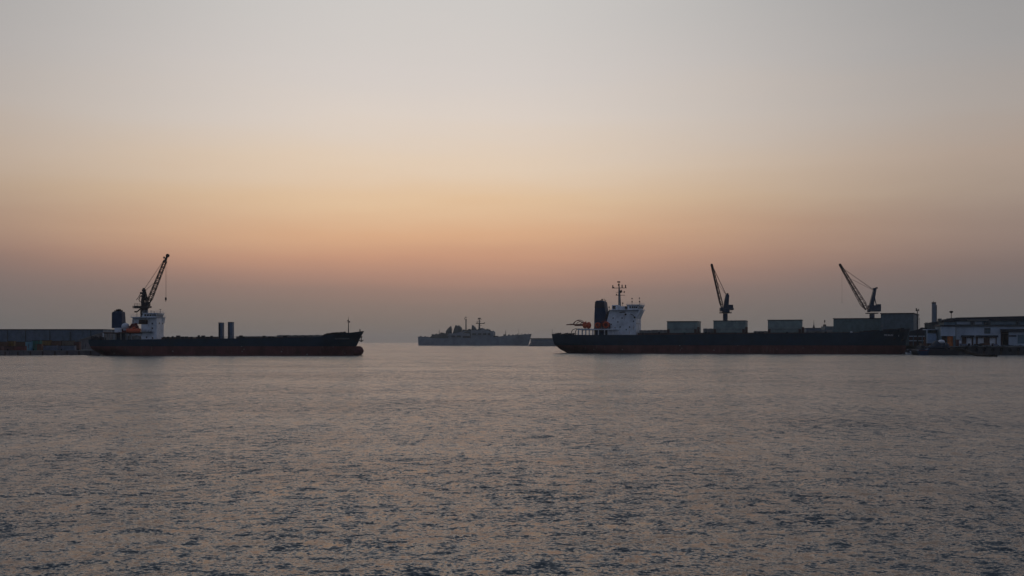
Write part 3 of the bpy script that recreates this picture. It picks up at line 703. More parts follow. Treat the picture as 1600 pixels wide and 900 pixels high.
    # three lifeboats and the rescue gear, seen end on
    def barrel(pxa, pxb, py, rr, lab, lump=False):
        u, z = P((pxa+pxb)/2, py, 3); r_ = rr
        b = MB()
        if lump:
            b.ball((u-1.3,3,z), 1.7, 1.5, r_*0.95, jit=0.06).ball((u+1.0,3,z-0.2), 1.7, 1.5, r_, jit=0.06).tube((u-0.5,2,z+1.0),(u-0.5,2,z+2.3),0.35)
        else:
            b.lathe((u,0,z), [(r_*0.75,1.4),(r_,1.8),(r_,5.0),(r_*0.7,5.6)], 18, 'y').torus((u,1.35,z), r_*0.82, 0.32, 'y', 20)
        o = b.build('lifeboat', M['orange'], root, smooth=lump, label=lab)
        if not lump: MB().lathe((u,0,z), [(r_*0.5,1.2),(r_*0.5,1.42)], 14, 'y').build('lifeboat_hatch', M['darkred'], o)
        return o
    barrel(911,923.4,508, 2.1, 'lumpy orange lifeboat, aftmost of the three', True)
    barrel(930,939, 508.2, 1.72, 'round orange lifeboat below the funnel')
    barrel(942.4,952.6, 507.6, 2.1, 'larger orange lifeboat against the bridge house')
    d_ = MB().path([(U(941),2.4,Z(513.5,941)),(U(941),2.2,Z(503,941)),(U(945),2.2,Z(501.5,941))],0.35).path([(U(953),2.4,Z(513.5,941)),(U(953),2.2,Z(505,941))],0.35).box(U(938.6),U(942.4),3,6,Z(513.5,940),Z(505,940)).box(U(928),U(953),2.6,6,Z(513.7,940),Z(512.7,940)).tube((U(946),2.6,Z(503,946)),(U(946),2.6,Z(498.5,946)),0.25)
    d_.build('davit', M['darkred'], root)
    d_ = MB().box(U(885.2), U(900), 2.6, 3.4, Z(508,890), Z(506.6,890)).box(U(898),U(911),2.2,4.2,Z(509.4,903),Z(505.4,903)*0+Z(506.2,903)).box(U(890),U(897),2.7,3.3,Z(506.4,893),Z(505.8,893)).build('boat_boom', M['darkred'], root)
    for r_, dx, dy in ((3.2,0,0),(2.6,1.6,-0.6),(3.6,0.8,0.4),(2.2,3.4,0.3)):
        uu, zz = P(903, 507.6, 3); MB().torus((uu+dx,3+dy,zz-0.6), r_, 0.2, 'y', 14, 5, arc=2.4, a0=0.5).build('bent_pipe', M['darkred'], root)
    for px, r_ in ((897.5,2.9),(902,2.2),(907,2.6),(912.5,2.0)):
        uu, zz = P(px+3, 519, 3); MB().path([(uu-r_,2.5,zb-0.3),(uu-r_,2.5,zz+0.6),(uu-r_*0.75,2.5,zz+1.5),(uu-r_*0.2,2.5,zz+2.1),(uu+r_*0.5,2.5,zz+2.0),(uu+r_,2.5,zz+1.5)],0.22).build('davit_arm', M['dark'], root)
    g = MB(); random.seed(11)
    for px in (868,871.5,873,875,878,880,883,886,889,892,896):
        u = fr.u(px, 6); h_ = random.uniform(0.5,1.5); g.box(u-0.5,u+0.5,5,7,zb-1.0,zb+h_).ball((u+0.3,6,zb+h_*0.8),0.6,0.6,0.6,8,5).cut()
    g.build('mooring_bitt', M['dark'], root)
    g = MB(); railing(g, [(U(864.5,9),9,Z(521.9,866)),(U(870,4),4,Z(522.8,870)),(U(902,1),1,Z(523.3,900))], 1.0, 2.2, 0.05); g.build('stern_railing', M['dark'], root)
    MB().tube(P3(862.9,522,B/2),P3(862.9,514.4,B/2),0.13,0.08).build('flagstaff', M['dark'], root)
    # hold deck: brown coaming, pale low covers, three boxes
    hc = MB().box(U(996), U(1342), 3.5, B-3.5, Z(524,1000)-1.5, Z(520.4,1000)+0.1); 
    for px in range(1000, 1340, 9): hc.box(U(px)-0.12, U(px)+0.12, 3.2, 3.495, Z(524,1000)-1, Z(520.6,1000))
    hc.build('hatch_coaming', M['brown'], root)
    zc0 = Z(520.4,1000)+0.1
    for a_, b2, t_ in ((998,1016,515.9),(1016.5,1041.5,515.4),(1098,1114,513.2),(1177,1199,517.2),(1261,1289,516),(1290,1301,515)):
        c_ = MB(); x0_, x1_ = U(a_), U(b2); k_ = max(2, int((b2-a_)/6))
        for k in range(k_):
            q0 = x0_+(x1_-x0_)*k/k_+0.08; q1 = x0_+(x1_-x0_)*(k+1)/k_-0.08; zt_ = Z(t_,(a_+b2)/2,8)
            c_.side([(q0,zc0+0.003),(q1,zc0+0.003),(q1,zt_-0.15),((q0+q1)/2,zt_),(q0,zt_-0.15)], 5, B-5)
        c_.build('hatch_cover', M['hatch'], root)
    for (a_, b2, t_, lab) in ((1042.3,1090,502.6,'grey boxy hold housing nearest the bridge house'),(1114.8,1165,501.6,'grey boxy hold housing in front of the slewing crane'),(1199.8,1253,500.4,'grey boxy hold housing nearest the bow')):
        v_ = 4.2; x0_, x1_ = U(a_,v_), U(b2,v_); zt_ = Z(t_,(a_+b2)/2,v_)
        bx = MB().box(x0_, x1_, v_, B-4, zc0+0.003, zt_)
        n_ = 9
        for k in range(n_+1):
            x = x0_+(x1_-x0_)*k/n_; bx.box(max(x0_,x-0.12)-0.001*k, min(x1_,x+0.12)+0.001*k, v_-0.18, v_-0.003, zc0+0.5, zt_-0.25)
        bo = bx.build('hold_housing', M['boxgreen'], root, label=lab)
        MB().box(x0_-0.25, x1_+0.25, v_-0.4, B-3.7, zt_+0.003, zt_+0.35).build('housing_lid', M['navydark'], bo)
        MB().box(x0_, x1_-0.8, v_-0.32, v_-0.2, Z(514.6,(a_+b2)/2,v_), Z(513.9,(a_+b2)/2,v_)).build('guide_rail', M['hatch'], bo)
        for xx in (x0_+0.9, x1_-1.2, x1_+ (B-8)*0.0 + 0.6):
            MB().box(xx-0.7, xx+0.7, v_-1.1, v_-0.45, zb-0.6, Z(514.4 if xx < x1_ else 511,(a_+b2)/2,v_)).build('side_bracket', M['brown'], bo)
    g = MB(); pts = [(U(px,0.6),0.6,interp(H['dk'],U(px,0.6))-0.1) for px in (1000,1100,1200,1300,1345)]; railing(g, pts, 1.0, 3, 0.05); g.build('side_railing', M['dark'], root)
    g = MB(); random.seed(21)
    for px in (1005,1030,1070,1103,1108,1150,1180,1186,1188,1192,1230,1266,1275,1290,1296,1310,1318,1326):
        h_ = random.uniform(0.3,1.2); u = U(px,2.5); g.box(u-random.uniform(.3,.9),u+0.5,2,3.3,zb-1,Z(520.5,px)+h_*0.7).cut()
    g.build('deck_fitting', M['dark'], root)
    g = MB(); zf = lambda px: interp(H['dk'], fr.u(px, 6))
    for px, w_, h_ in ((1346,1.2,0.9),(1352,1,1.3),(1358,1.4,1.0),(1365,1.2,1.1),(1371,1.2,0.8),(1384,1.4,0.9),(1391,1.0,1.0),(1397,1.4,0.8),(1405,1.0,0.8),(1410,1,1.0)):
        u = fr.u(px,6); g.box(u-w_,u+w_,5,8,zf(px)-1.3,zf(px)+h_*0.7).cut()
    g.build('windlass', M['dark'], root)
    m = MB().tube((fr.u(1379.5,8),8,zf(1379)-1),(fr.u(1379.5,8),8,fr.z(506,fr.u(1379.5,8),8)),0.16,0.1).box(fr.u(1376.5,8),fr.u(1378.8,8),7.6,8.4,fr.z(510.2,fr.u(1377,8),8),fr.z(508.6,fr.u(1377,8),8)).build('foremast', M['hatch'], root)
    MB().ball((fr.u(1330.2,3),3,fr.z(519.0,fr.u(1330,3),3)),0.7,0.6,0.6).build('deck_lamp_housing', M['panel'], root)
right_ship()

# ------------------------------------------------------------------ warship far off
fw = Frame(655, 2060, -18)
def warship():
    fr = fw; root = fr.root('warship'); B = 20
    tag(root, 'grey warship far off in the haze with two masts and raked funnels', 'warship')
    U = lambda px, v=4: fr.u(px, v)
    def Z(py, px, v=4): return fr.z(py, fr.u(px, v), v)
    H = hull(fr, 'hull', M['navygrey'], root, B, 0, [(653,525.9),(662,526.6),(672,527.8),(684,528.6),(760,528.4),(776,526.6),(788,524.6),(800,523.9),(830.6,521.8)],
             stern=[(653,525),(653.8,541)], bow=[(830.6,521.8),(829,528),(826,538),(825.5,543)], transom=0.85, upright=True, full=2.0, nS=50, nT=8)
    def sideobj(name, pts, y0, y1, mat='navygrey', label=None):
        return MB().side([(U(px,y0), Z(py,px,y0)) for px, py in pts], y0, y1).build(name, M[mat], root, label=label)
    sideobj('forward_superstructure', [(735.8,529.5),(770.3,529.5),(770.6,518.6),(768,517),(763.5,518),(763,516.6),(757,515.8),(755.5,514.5),(752,514.8),(751,516.2),(742,516.4),(740,515.8),(736,516)], 4, 16)
    sideobj('bridge_tower', [(768.3,528),(771,528),(770.2,517),(768.6,517)], 6, 14, 'navydark')
    sideobj('signal_platform', [(753,516.4),(764,516.8),(761,514.8),(758.5,515.6),(757,513.9),(754.5,514.2)], 7, 13, 'navydark')
    sideobj('midship_house', [(700,529.5),(735.6,529.5),(735.6,518),(730,517.8),(722,518),(712,520.6),(702,521)], 4.5, 15.5)
    sideobj('midship_shadow_bay', [(723,528),(736.2,528),(736.2,519),(731,518),(727,518.4),(724,520)], 4.2, 15.8, 'navydark')  # solid block, the bay's shadow put into its darker grey
    sideobj('aft_house', [(671,529.5),(700.3,529.5),(700.3,521),(697,520.6),(694,521.6),(690,520.4),(686,521.8),(683,523),(680,522.2),(677,523.4),(674,525.4),(671,526.6)], 5, 15, 'navydark')
    sideobj('midship_gallery', [(699,525),(734,525),(733,521.6),(726,520.6),(718,521.4),(709,521.0),(700,522.6)], 2.5, 4.4)
    for pts in ([(688,526),(697,526),(697,522.4),(693,520.0),(689,521.4)], [(721.5,521),(727,521),(726.6,515.4),(724,514.6),(722.4,516.6)], [(729.6,521),(735.4,521),(735.2,514.8),(732.6,513.8),(730,515.6)], [(745.6,518),(756,518),(755.6,513.4),(752.4,512.4),(746.4,514.0)], [(757.5,518),(765.5,518),(765,515.2),(760.5,513.6)], [(674.5,527),(683,527),(682.4,523.6),(677,523.0)], [(771.2,528.4),(778,527.2),(777.4,524.8),(771.4,524.6)]):
        sideobj('gun_director', pts, 6.2, 12.2, 'navydark')
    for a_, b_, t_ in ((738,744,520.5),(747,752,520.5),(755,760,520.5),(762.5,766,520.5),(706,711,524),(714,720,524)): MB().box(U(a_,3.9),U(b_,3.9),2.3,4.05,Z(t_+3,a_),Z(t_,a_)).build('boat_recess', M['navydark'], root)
    def sail(name, pts, lab):
        o = MB().side([(U(px,7), Z(py,px,7)) for px, py in pts], 7, 13).build(name, M['navydark'], root, bevel=0.3, label=lab)
        return o
    sail('raked_funnel', [(696.2,521.4),(696.6,517.2),(699.4,513.6),(703.6,509.6),(704.2,512),(704.9,521.4)], 'aftmost sail shaped funnel casing')
    sail('raked_funnel', [(707.2,520.8),(709.2,514),(711.6,507.8),(715.4,510.4),(715.9,508),(719.8,511.6),(720.8,515),(721,520.8)], 'broad twin peaked funnel casing amidships')
    sail('raked_funnel', [(736.4,516.6),(737.3,507.6),(740.8,510.6),(744.6,515.8),(744.8,516.6)], 'small pointed funnel casing on the bridge block')
    g = MB()
    for px, py, w in ((724,515.8,1.6),(727,516.4,1.4),(731,515.8,1.8),(734,514.8,1.2),(745,516,1.2),(756,514.6,1),(676,522.2,1.4),(682,521.4,1.2),(690,519.6,1.6),(693,520.4,1.2)): g.box(U(px-w,9),U(px+w,9),8,12,Z(py+5,px,9),Z(py,px,9)).cut()
    g.build('deck_housing', M['navydark'], root)
    def mast(px, py0, py1, r0, r1): return MB().tube((U(px,10),10,Z(py0,px,10)),(U(px,10),10,Z(py1,px,10)),r0,r1,8)
    m = mast(728.1,518,500,1.25,1.0); m = m.build('aft_mast', M['navydark'], root)
    c = (U(727.8,10),10,Z(497.8,728,10)); MB().torus(c, 2.2, 0.55, 'y', 12, 5, arc=5.0, a0=0.6).tube((c[0],10,c[2]+1.8),(c[0],10,c[2]+4.6),0.25).box(c[0]-0.8,c[0]+1.4,9.4,10.6,c[2]-3.6,c[2]-2.2).build('radar_ring', M['black'], m)
    m = mast(749.0,517,504,1.9,1.4).tube((U(749,10),10,Z(504,749,10)),(U(748.8,10),10,Z(499,749,10)),1.0,0.6,8); m = m.build('fore_mast', M['navydark'], root)
    k = MB().box(U(743.8,10),U(757,10),9.6,10.4,Z(506.0,749,10),Z(504.9,749,10)).box(U(745.4,10),U(752,10),9.6,10.4,Z(502.8,749,10),Z(502.3,749,10)).box(U(745,10),U(746,10),9.6,10.4,Z(504.9,749,10),Z(502.6,749,10))
    k.ball((U(756.8,10),10,Z(504.4,756,10)),1.0,0.8,1.0,8,6).box(U(747,10),U(751,10),9.4,10.6,Z(498.6,749,10),Z(496.6,749,10)).box(U(746.2,10),U(750,10),9.6,10.4,Z(500.2,749,10),Z(499.6,749,10)).box(U(750,10),U(753,10),9.7,10.3,Z(508.6,749,10),Z(508.1,749,10)).tube((U(749,10),10,Z(501,749,10)),(U(752.6,10),10,Z(499.2,749,10)),0.3)
    k.build('crosstree', M['black'], m)
    for px, a_, b_, r_ in ((686.3,521.5,514.6,0.5),(790.2,525,515.5,0.45),(810.6,524,513.4,0.2),(815.4,523.5,520.6,0.4),(825.4,523,520.4,0.3),(809,524,521,0.7)):
        t = MB().tube((U(px,10),10,Z(a_,px,10)),(U(px,10),10,Z(b_,px,10)),r_*1.5,r_*0.6,6); t.build('stub_mast', M['navydark'], root)
    g = MB()
    for px, w, py in ((788,2.4,522.4),(795,1.6,522.6),(801,1.2,522.7),(806,1.2,522.5),(657,1,525),(664,1.2,525.4),(668,1.2,526),(820,1,521.4)): g.box(U(px-w/2,8),U(px+w/2,8),7,13,Z(527,px,8),Z(py,px,8)).cut()
    g.build('gun_mount', M['navydark'], root)
warship()
# ------------------------------------------------------------------ the right hand quay
def at(px, D): return ((px-800)/F*D, D)
def zz_(py, D): return CAMH + (HZ-py)/F*D
def ground(name, pts, z, zb, mat):
    o = MB().hexa(pts, zb, z).build(name, mat); return tag(o, kind='structure')
QZ = 4.5
ground('quay_ground', [at(1438,600.5), at(1900,586.5), at(2300,1500), at(1250,1500), at(1030,900), at(1034,742), at(1440,700)], QZ, -1.5, M['concrete'])
ORD = ['leftmost','second from left','third from left','fourth from left','middle','sixth from left','seventh from left','eighth from left','rightmost']
def right_quay():
    # quay wall with a coping and hanging fenders
    root = empty('quay_wall', (*at(1438,600), 0)); tag(root, 'dark stained quay wall with a pale coping below the warehouse', 'quay wall')
    a = Vector(at(1438,600)); b = Vector(at(1900,586)); L = (b-a).length; root.rotation_euler = (0,0,math.atan2(b.y-a.y, b.x-a.x))
    MB().box(0, L, -0.45, 0.4, -1.6, QZ-0.35).build('wall_face', M['quayface'], root)
    MB().box(0, L, -0.75, 0.7, QZ-0.347, QZ+0.12).build('coping', M['concrete'], root, bevel=0.05)
    for k in range(10): MB().box(6+k*9.0, 6.7+k*9.0, -0.9, -0.453, -1.5, QZ-0.5).build('timber_pile', M['timber'], root)
    wx = lambda x, y=0: (a.x + (x*math.cos(root.rotation_euler.z) - y*math.sin(root.rotation_euler.z)), a.y + (x*math.sin(root.rotation_euler.z)+y*math.cos(root.rotation_euler.z)))
    proto = MB().torus((0,0,0), 0.62, 0.27, 'y', 16, 8).build('tyre_fender', M['black'], smooth=True)
    spots = [11,15.5,24.2,29.3,33.8,38.1,42.6,47.0,51.4]
    for i, x in enumerate(spots):
        o = proto if i == 0 else proto.copy()
        if i: COL.objects.link(o)
        p = wx(x, -0.75); o.location = (p[0], p[1], 2.6 if i % 2 else 2.9)
        tag(o, ORD[i] + ' of the nine black tyre fenders along the right quay wall', 'tyre fender', 'tyre fenders on the quay wall')
    # warehouse
    fr = Frame(1494, 612, -8); root = fr.root('warehouse'); U = fr.u; Z = lambda py, px, v=0: fr.z(py, fr.u(px, v), v)
    tag(root, 'long white quayside warehouse with dark roof, clerestory band and open bays', 'warehouse')
    zg = QZ; zt = Z(510,1540); xe = U(1730)
    # front wall built round its openings
    def wallbox(pa, pb, z0, z1, v0=0, v1=0.5, name='wall', mat='wall'):
        return MB().box(U(pa), U(pb) if pb < 1729 else xe, v0, v1, z0, z1).build(name, M[mat], root)
    zo = Z(527,1530); zc = Z(518,1580)
    wallbox(1494, 1563.5, zo+0.001, zt); wallbox(1494, 1503, zg, zo); wallbox(1521,1524.5,zg,zo); wallbox(1557.5,1563.5,zg,zo)
    wallbox(1563.5, 1730, zc+0.001, zt); wallbox(1576, 1730, zg, zc, 0.0, 0.5)
    MB().box(U(1494), xe, 20, 20.5, zg, zt).build('wall', M['wall'], root)
    MB().box(U(1494), U(1494)+0.5, 0.503, 19.997, zg, zt).build('wall', M['teal'], root)
    MB().box(U(1494)-0.4, xe, -0.7, 0.9, zt+0.003, Z(507.4,1540)).build('gutter', M['navydark'], root)
    z1, z2 = Z(507.4,1540), Z(501.4,1540)
    MB().box(U(1494), xe, 1.2, 19.5, z1+0.003, z2).build('clerestory', M['teal'], root)
    for pa, pb in ((1495.5,1516.5),(1522.5,1535)): MB().box(U(pa), U(pb), 1.05, 1.2-0.003, z1+0.3, z2-0.35).build('clerestory_pane', M['wall'], root)
    MB().box(U(1548), U(1589), 1.05, 1.2-0.003, z1+0.3, z2-0.35).build('clerestory_pane', M['teal'], root)
    MB().side([(U(1492.5),z2+0.003),(xe,z2+0.003),(xe,Z(494,1600)+1.0),(U(1494),Z(496.2,1494)),(U(1492.5),Z(497.4,1494))], 0.2, 20.8).build('roof', M['roof'], root)
    MB().box(U(1511), U(1545), -0.05, 0.19, z2+0.15, z2+0.75).build('roof_rail', M['hatch'], root)
    MB().box(U(1502), U(1521.8), -1.3, -0.003, zo, zo+1.1).build('bay_canopy', M['roof'], root)
    MB().box(U(1524.3), U(1558.6), -1.3, -0.003, zo, zo+1.1).build('bay_canopy', M['roof'], root)
    MB().box(U(1563), xe, -1.6, -0.003, zc, Z(514,1580)).build('dock_canopy', M['roof'], root)
    for pa, pb in ((1503,1510),(1518.5,1521),(1524.5,1528),(1537.5,1546.5),(1556,1557.5)):
        MB().box(U(pa)+0.01, U(pb)-0.01, 0.1, 6, zg, zo-0.003).build('bay_partition', M['brown'], root)
    for pa, pb in ((1510.2,1518.3),(1528.2,1537.3),(1546.7,1555.8)):
        s = MB().box(U(pa), U(pb), 0.35, 0.6, zg, zo-0.35).build('shutter', M['panel'], root)
        c = (pa+pb)/2; MB().box(U(c-1.8),U(c+1.2),-0.9,0.2,zg,zg+1.6).build('handcart', M['dark'], s)
    MB().box(U(1564)+0.01, U(1575.8), 1.0, 1.4, zg, zc-0.4).build('dock_door', M['brown'], root)
    MB().box(U(1567.5), U(1574.6), -0.3, -0.003+0.9, zg, zc-1.4).build('opening_shade_block', M['black'], root)  # black block: the shade inside the open dock put into its colour
    MB().box(U(1576.3), U(1588), -0.3, -0.003, Z(526,1580), Z(523.8,1580)).build('vent_strip', M['roof'], root)
    MB().box(U(1590), U(1600.5), -0.12, -0.003, zg+1.5, Z(523,1595)).build('hatched_panel', M['teal'], root)
    # emblem: a dark square board with a pale lattice mark
    e = MB().box(U(1538), U(1547.3), -0.25, -0.003, Z(521,1542), Z(512.2,1542)).build('sign_board', M['navydark'], root)
    g = MB()
    for k in range(3): g.box(U(1539.6+k*2.6), U(1540.3+k*2.6), -0.33, -0.255, Z(520.2,1542), Z(513.4,1542))
    g.box(U(1538.6), U(1546.8), -0.345, -0.335, Z(517.2,1542), Z(516.5,1542)); g.build('sign_emblem', M['teal'], e)
    for pc, w, t_ in ((1520.3,2.4,502.6),(1543,4.6,501.6),(1590.5,2.0,501.5)):
        MB().side([(U(pc-w),z1+0.1),(U(pc+w),z1+0.1),(U(pc+w*0.9),z1+2.0),(U(pc),Z(t_,pc)),(U(pc-w*0.8),z1+1.6)], -0.8, 1.0).build('roof_ventilator', M['navydark'], root)
    # annex with the orange shutter
    fr2 = Frame(1470, 606, -8); root = fr2.root('workshop'); U = fr2.u; Z = lambda py, px, v=0: fr2.z(py, fr2.u(px, v), v)
    tag(root, 'grey workshop with an orange shutter joined to the white warehouse', 'workshop')
    x0, x1 = U(1470), U(1493); zt = Z(510,1480); zo = Z(525,1480)
    MB().box(x0, x1, 0, 0.4, zo, zt).build('wall', M['wall'], root)
    MB().box(x0, U(1471.5), 0, 0.4, zg, zo-0.003).build('wall', M['teal'], root)
    MB().box(U(1489.5), x1, 0, 0.4, zg, zo-0.003).build('wall', M['teal'], root)
    MB().box(x0, x0+0.4, 0.403, 13, zg, zt).build('wall', M['teal'], root)
    MB().box(x0+0.403, x1, 12.6, 13, zg, zt).build('wall', M['teal'], root)
    MB().box(U(1480.5), U(1489.4), 0.5, 0.8, zg, zo-0.1).build('shutter', M['door_orange'], root)
    MB().box(U(1471.6), U(1480.4), 2.5, 2.9, zg, zo-0.1).build('doorway', M['brown'], root)
    MB().box(x0-0.4, x1, -0.5, 13.2, zt+0.003, Z(507.6,1480)).build('gutter', M['roof'], root)
    MB().box(U(1475), x1, 0.6, 12, Z(507.6,1480)+0.003, Z(503,1480)).build('clerestory', M['teal'], root)
    MB().side([(U(1472),Z(503,1480)+0.003),(x1,Z(503,1480)+0.003),(x1,Z(497.2,1493)),(U(1478),Z(498.6,1478)),(U(1473),Z(500.2,1473))], 0.2, 12.4).build('roof', M['roof'], root)
    MB().box(U(1467), U(1472), 1, 3, Z(503,1470), Z(497.6,1470)).build('roof_housing', M['navydark'], root)
    # lamp mast with round head on the workshop roof
    fr3 = Frame(1486.4, 615, 0); r = fr3.root('floodlight_mast'); zb = zz_(499,615)
    tag(r, 'short mast with a mushroom shaped lamp head above the workshop roof', 'lamp mast')
    MB().tube((0,0,zb-0.6),(0,0,zz_(489,615)),0.2,0.16,8).build('pole', M['dark'], r)
    MB().lathe((0,0,zz_(489.6,615)), [(0.25,0),(0.6,0.3),(1.05,0.7),(0.95,1.15),(0.4,1.4)],14).build('lamp_head', M['black'], r, smooth=True)
    # dark teal store and low sheds behind
    fr4 = Frame(1452, 660, -12); r = fr4.root('storehouse'); tag(r, 'dark teal storehouse between the chimney and the workshop', 'storehouse')
    U = fr4.u; Z = lambda py, px, v=0: fr4.z(py, fr4.u(px, v), v)
    MB().box(0, U(1483), 0, 18, QZ, Z(505.5,1465)).build('wall', M['navydark'], r)
    MB().side([(-0.5,Z(505.5,1465)+0.003),(U(1484),Z(505.5,1465)+0.003),(U(1484),Z(503.0,1470)),(U(1466),Z(502.4,1470)),(0,Z(504,1460))], -0.4, 18.4).build('roof', M['roof'], r)
    fr5 = Frame(1426, 668, -20); r = fr5.root('open_shed'); tag(r, 'low open sided shed with two pale beams beyond the ship bow', 'shed')
    U = fr5.u; Z = lambda py, px, v=0: fr5.z(py, fr5.u(px, v), v)
    MB().side([(-2,Z(524,1437)),(U(1449),Z(524,1445)),(U(1449),Z(512.5,1445)),(U(1440),Z(511.5,1440)),(U(1434),Z(515,1434)),(-2,Z(518,1428))], 0.5, 14).build('roof', M['roof'], r)
    for py in (525.2, 532.2): MB().box(-2, U(1449), 0, 0.4, Z(py+0.9,1437), Z(py-0.6,1437)).build('beam', M['wall'], r)
    MB().box(-2, U(1449), 0.6, 13, QZ, Z(524,1437)-0.01).build('wall', M['brown'], r)
    for px in (1427,1434,1441,1448): MB().box(U(px)-0.25, U(px)+0.25, -0.003-0.5, -0.003, QZ, Z(524,1437)).build('post', M['teal'], r)
    fr6 = Frame(1448, 612, 0); r = fr6.root('shelter'); tag(r, 'pale framed shelter with a light blue curtain beside the workshop', 'shelter')
    U = fr6.u; Z = lambda py, v=0: fr6.z(py, 0, v)
    MB().box(0, U(1469.5), 0, 6, Z(515.6), Z(514.2)).build('roof', M['wall'], r)
    for x in (0, U(1469.5)-0.4): MB().box(x, x+0.4, 0, 0.4, QZ, Z(515.6)-0.003).build('post', M['wall'], r)
    MB().box(0.5, U(1469), 4, 4.3, QZ, Z(515.7)).build('back_panel', M['shed2'], r)
    MB().side([(U(1449.6),Z(537)),(U(1463.6),Z(537)),(U(1464.8),Z(527)),(U(1463.2),Z(521.2)),(U(1450.4),Z(520.8)),(U(1449.4),Z(529))], 0.8, 1.0).build('curtain', M['palblue'], r)
    # loader arm over the shed
    r = empty('loader_arm', (*at(1450,690), 0)); tag(r, 'dark bird shaped loader arm over the low shed', 'loader arm')
    zq = lambda py: zz_(py,690); xq = lambda px: (px-1450)/F*690
    MB().side([(xq(1445.6),zq(504)),(xq(1449.5),zq(504)),(xq(1453.4),zq(506.8)),(xq(1458),zq(506)),(xq(1457),zq(508)),(xq(1452),zq(511)),(xq(1451),zq(508)),(xq(1447),zq(505.6))], -0.5, 0.5).build('boom', M['black'], r)
    MB().tube((xq(1454.5),0,QZ),(xq(1454.5),0,zq(507.5)),0.4).build('post', M['dark'], r)
    # chimney
    D = 900; r = empty('chimney', (*at(1459.2,D),0)); tag(r, 'tall slender grey chimney beyond the storehouse', 'chimney')
    h = zz_(474.3,D); MB().lathe((0,0,0), [(1.9,QZ),(1.75,h*0.5),(1.55,h)], 16).build('shaft', M['shedl'], r, smooth=False)
    MB().lathe((0,0,h+0.003), [(1.75,0),(1.75,1.1)], 16).build('rim', M['roof'], r)
    MB().tube((-0.7,-1.2,h+1),(-0.7,-1.2,h+2.2),0.15).build('lightning_rod', M['dark'], r)
    MB().lathe((1.9,-0.6,0), [(0.45,QZ),(0.4,h*0.97)], 8).build('flue_pipe', M['hatch'], r)
    # masts
    D = 662; r = empty('signal_mast', (*at(1433.4,D),0)); tag(r, 'tall dark mast with a forked top beside the slate shed', 'mast')
    h = zz_(483.5,D); MB().tube((0,0,QZ),(0,0,h),0.42,0.24,8).build('pole', M['dark'], r)
    MB().box(-1.0,1.0,-0.2,0.2,h-1.0,h-0.7).box(-0.9,-0.4,-0.25,0.25,h-0.7,h+0.8).box(0.6,0.95,-0.25,0.25,h-0.7,h+0.3).build('mast_head', M['black'], r)
    D = 720; r = empty('thin_mast', (*at(1437.4,D),0)); tag(r, 'thin leaning mast right of the forked signal mast', 'mast')
    MB().tube((0.5,0,QZ),(-0.3,0,zz_(496.5,D)),0.2,0.1,6).build('pole', M['dark'], r); MB().tube((-1.8,0,zz_(500,D)),(0.1,0,zz_(498,D)),0.07).build('yard', M['dark'], r)
    # sheds behind the bow
    def shed(name, px0, px1, ytop, D, yaw, depth, mat, lab, lip=True, ribs=14):
        fr = Frame(px0, D, yaw); r = fr.root(name); tag(r, lab, 'shed')
        x1 = fr.u(px1); z0 = fr.z(ytop, 0); 
        b = MB().box(0, x1, 0, depth, QZ, z0)
        b.build('wall', M[mat], r)
        for k in range(ribs+1):
            x = x1*k/ribs; MB().box(x-0.12, x+0.12, -0.12, -0.003, QZ, z0-0.4).build('rib', M[mat], r)
        MB().box(-0.5, x1+0.5, -0.5, depth+0.5, z0+0.003, z0+0.55).build('roof', M['roof'], r)
        return fr, r
    shed('grey_shed', 1302.5, 1377, 498.6, 744, -20, 30, 'shed', 'wide grey green shed behind the ship and below the luffing crane')
    fr, r = shed('slate_shed', 1376.5, 1427, 490.6, 690, -24, 48, 'shed2', 'tall slate shed rising behind the bow of the right ship')
    # low buildings and spire between
    D = 860; r = empty('low_building', (*at(1260,D),0)); tag(r, 'low grey building between the boxy holds and grey shed', 'building'); xs = lambda px: (px-1260)/F*D
    MB().box(0, xs(1288.6), 0, 14, QZ, zz_(512.8,D)).build('wall', M['shedl'], r); MB().box(-0.3, xs(1288.6)+0.3, -0.3, 14.3, zz_(512.8,D)+0.003, zz_(512.2,D)).build('roof', M['roof'], r)
    r = empty('gatehouse', (*at(1288.8,D-20),0)); tag(r, 'small stepped gatehouse left of the grey shed', 'building'); D2 = D-20; xs = lambda px: (px-1288.8)/F*D2
    MB().box(0, xs(1303), 0, 10, QZ, zz_(509.8,D2)).build('wall', M['shed2'], r); MB().hexa([(0,0),(xs(1291),0),(xs(1291),5),(0,5)], zz_(509.8,D2)+0.003, zz_(507,D2)).build('turret', M['dark'], r)
    MB().tube((xs(1289.8),2,zz_(507,D2)),(xs(1289.8),2,zz_(504,D2)),0.1).ball((xs(1289.8),2,zz_(502,D2)),0.5,0.5,1.1,8,6).build('beacon', M['crane_red'], r)
    D3 = 1100; r = empty('spire', (*at(1271.6,D3),0)); tag(r, 'slim pointed spire above the low grey building', 'spire')
    MB().lathe((0,0,0), [(1.3,QZ),(1.2,zz_(512,D3)),(0.45,zz_(508,D3)),(0.25,zz_(506,D3)),(0.05,zz_(499.5,D3))], 8).build('tower', M['dark'], r)
    MB().ball((0,0,zz_(505.4,D3)),0.4,0.4,0.4,8,6).build('finial', M['dark'], r)
    # quay clutter
    random.seed(5)
    def crate(px, D, w, h, mat, lab, cat='crate'):
        r = empty('crate', (*at(px,D),QZ), random.uniform(-.2,.2)); tag(r, lab, cat)
        MB().box(-w/2, w/2, 0, w*0.8, 0.1, h).build('body', M[mat], r, bevel=0.03); 
        MB().box(-w/2-0.06, w/2+0.06, -0.06, w*0.8+0.06, h+0.003, h+0.12).build('lid', M['timber'], r)
    crate(1497, 603, 1.6, 3.6, 'c_dullred', 'tall dull red cabinet left of the first warehouse bay', 'cabinet')
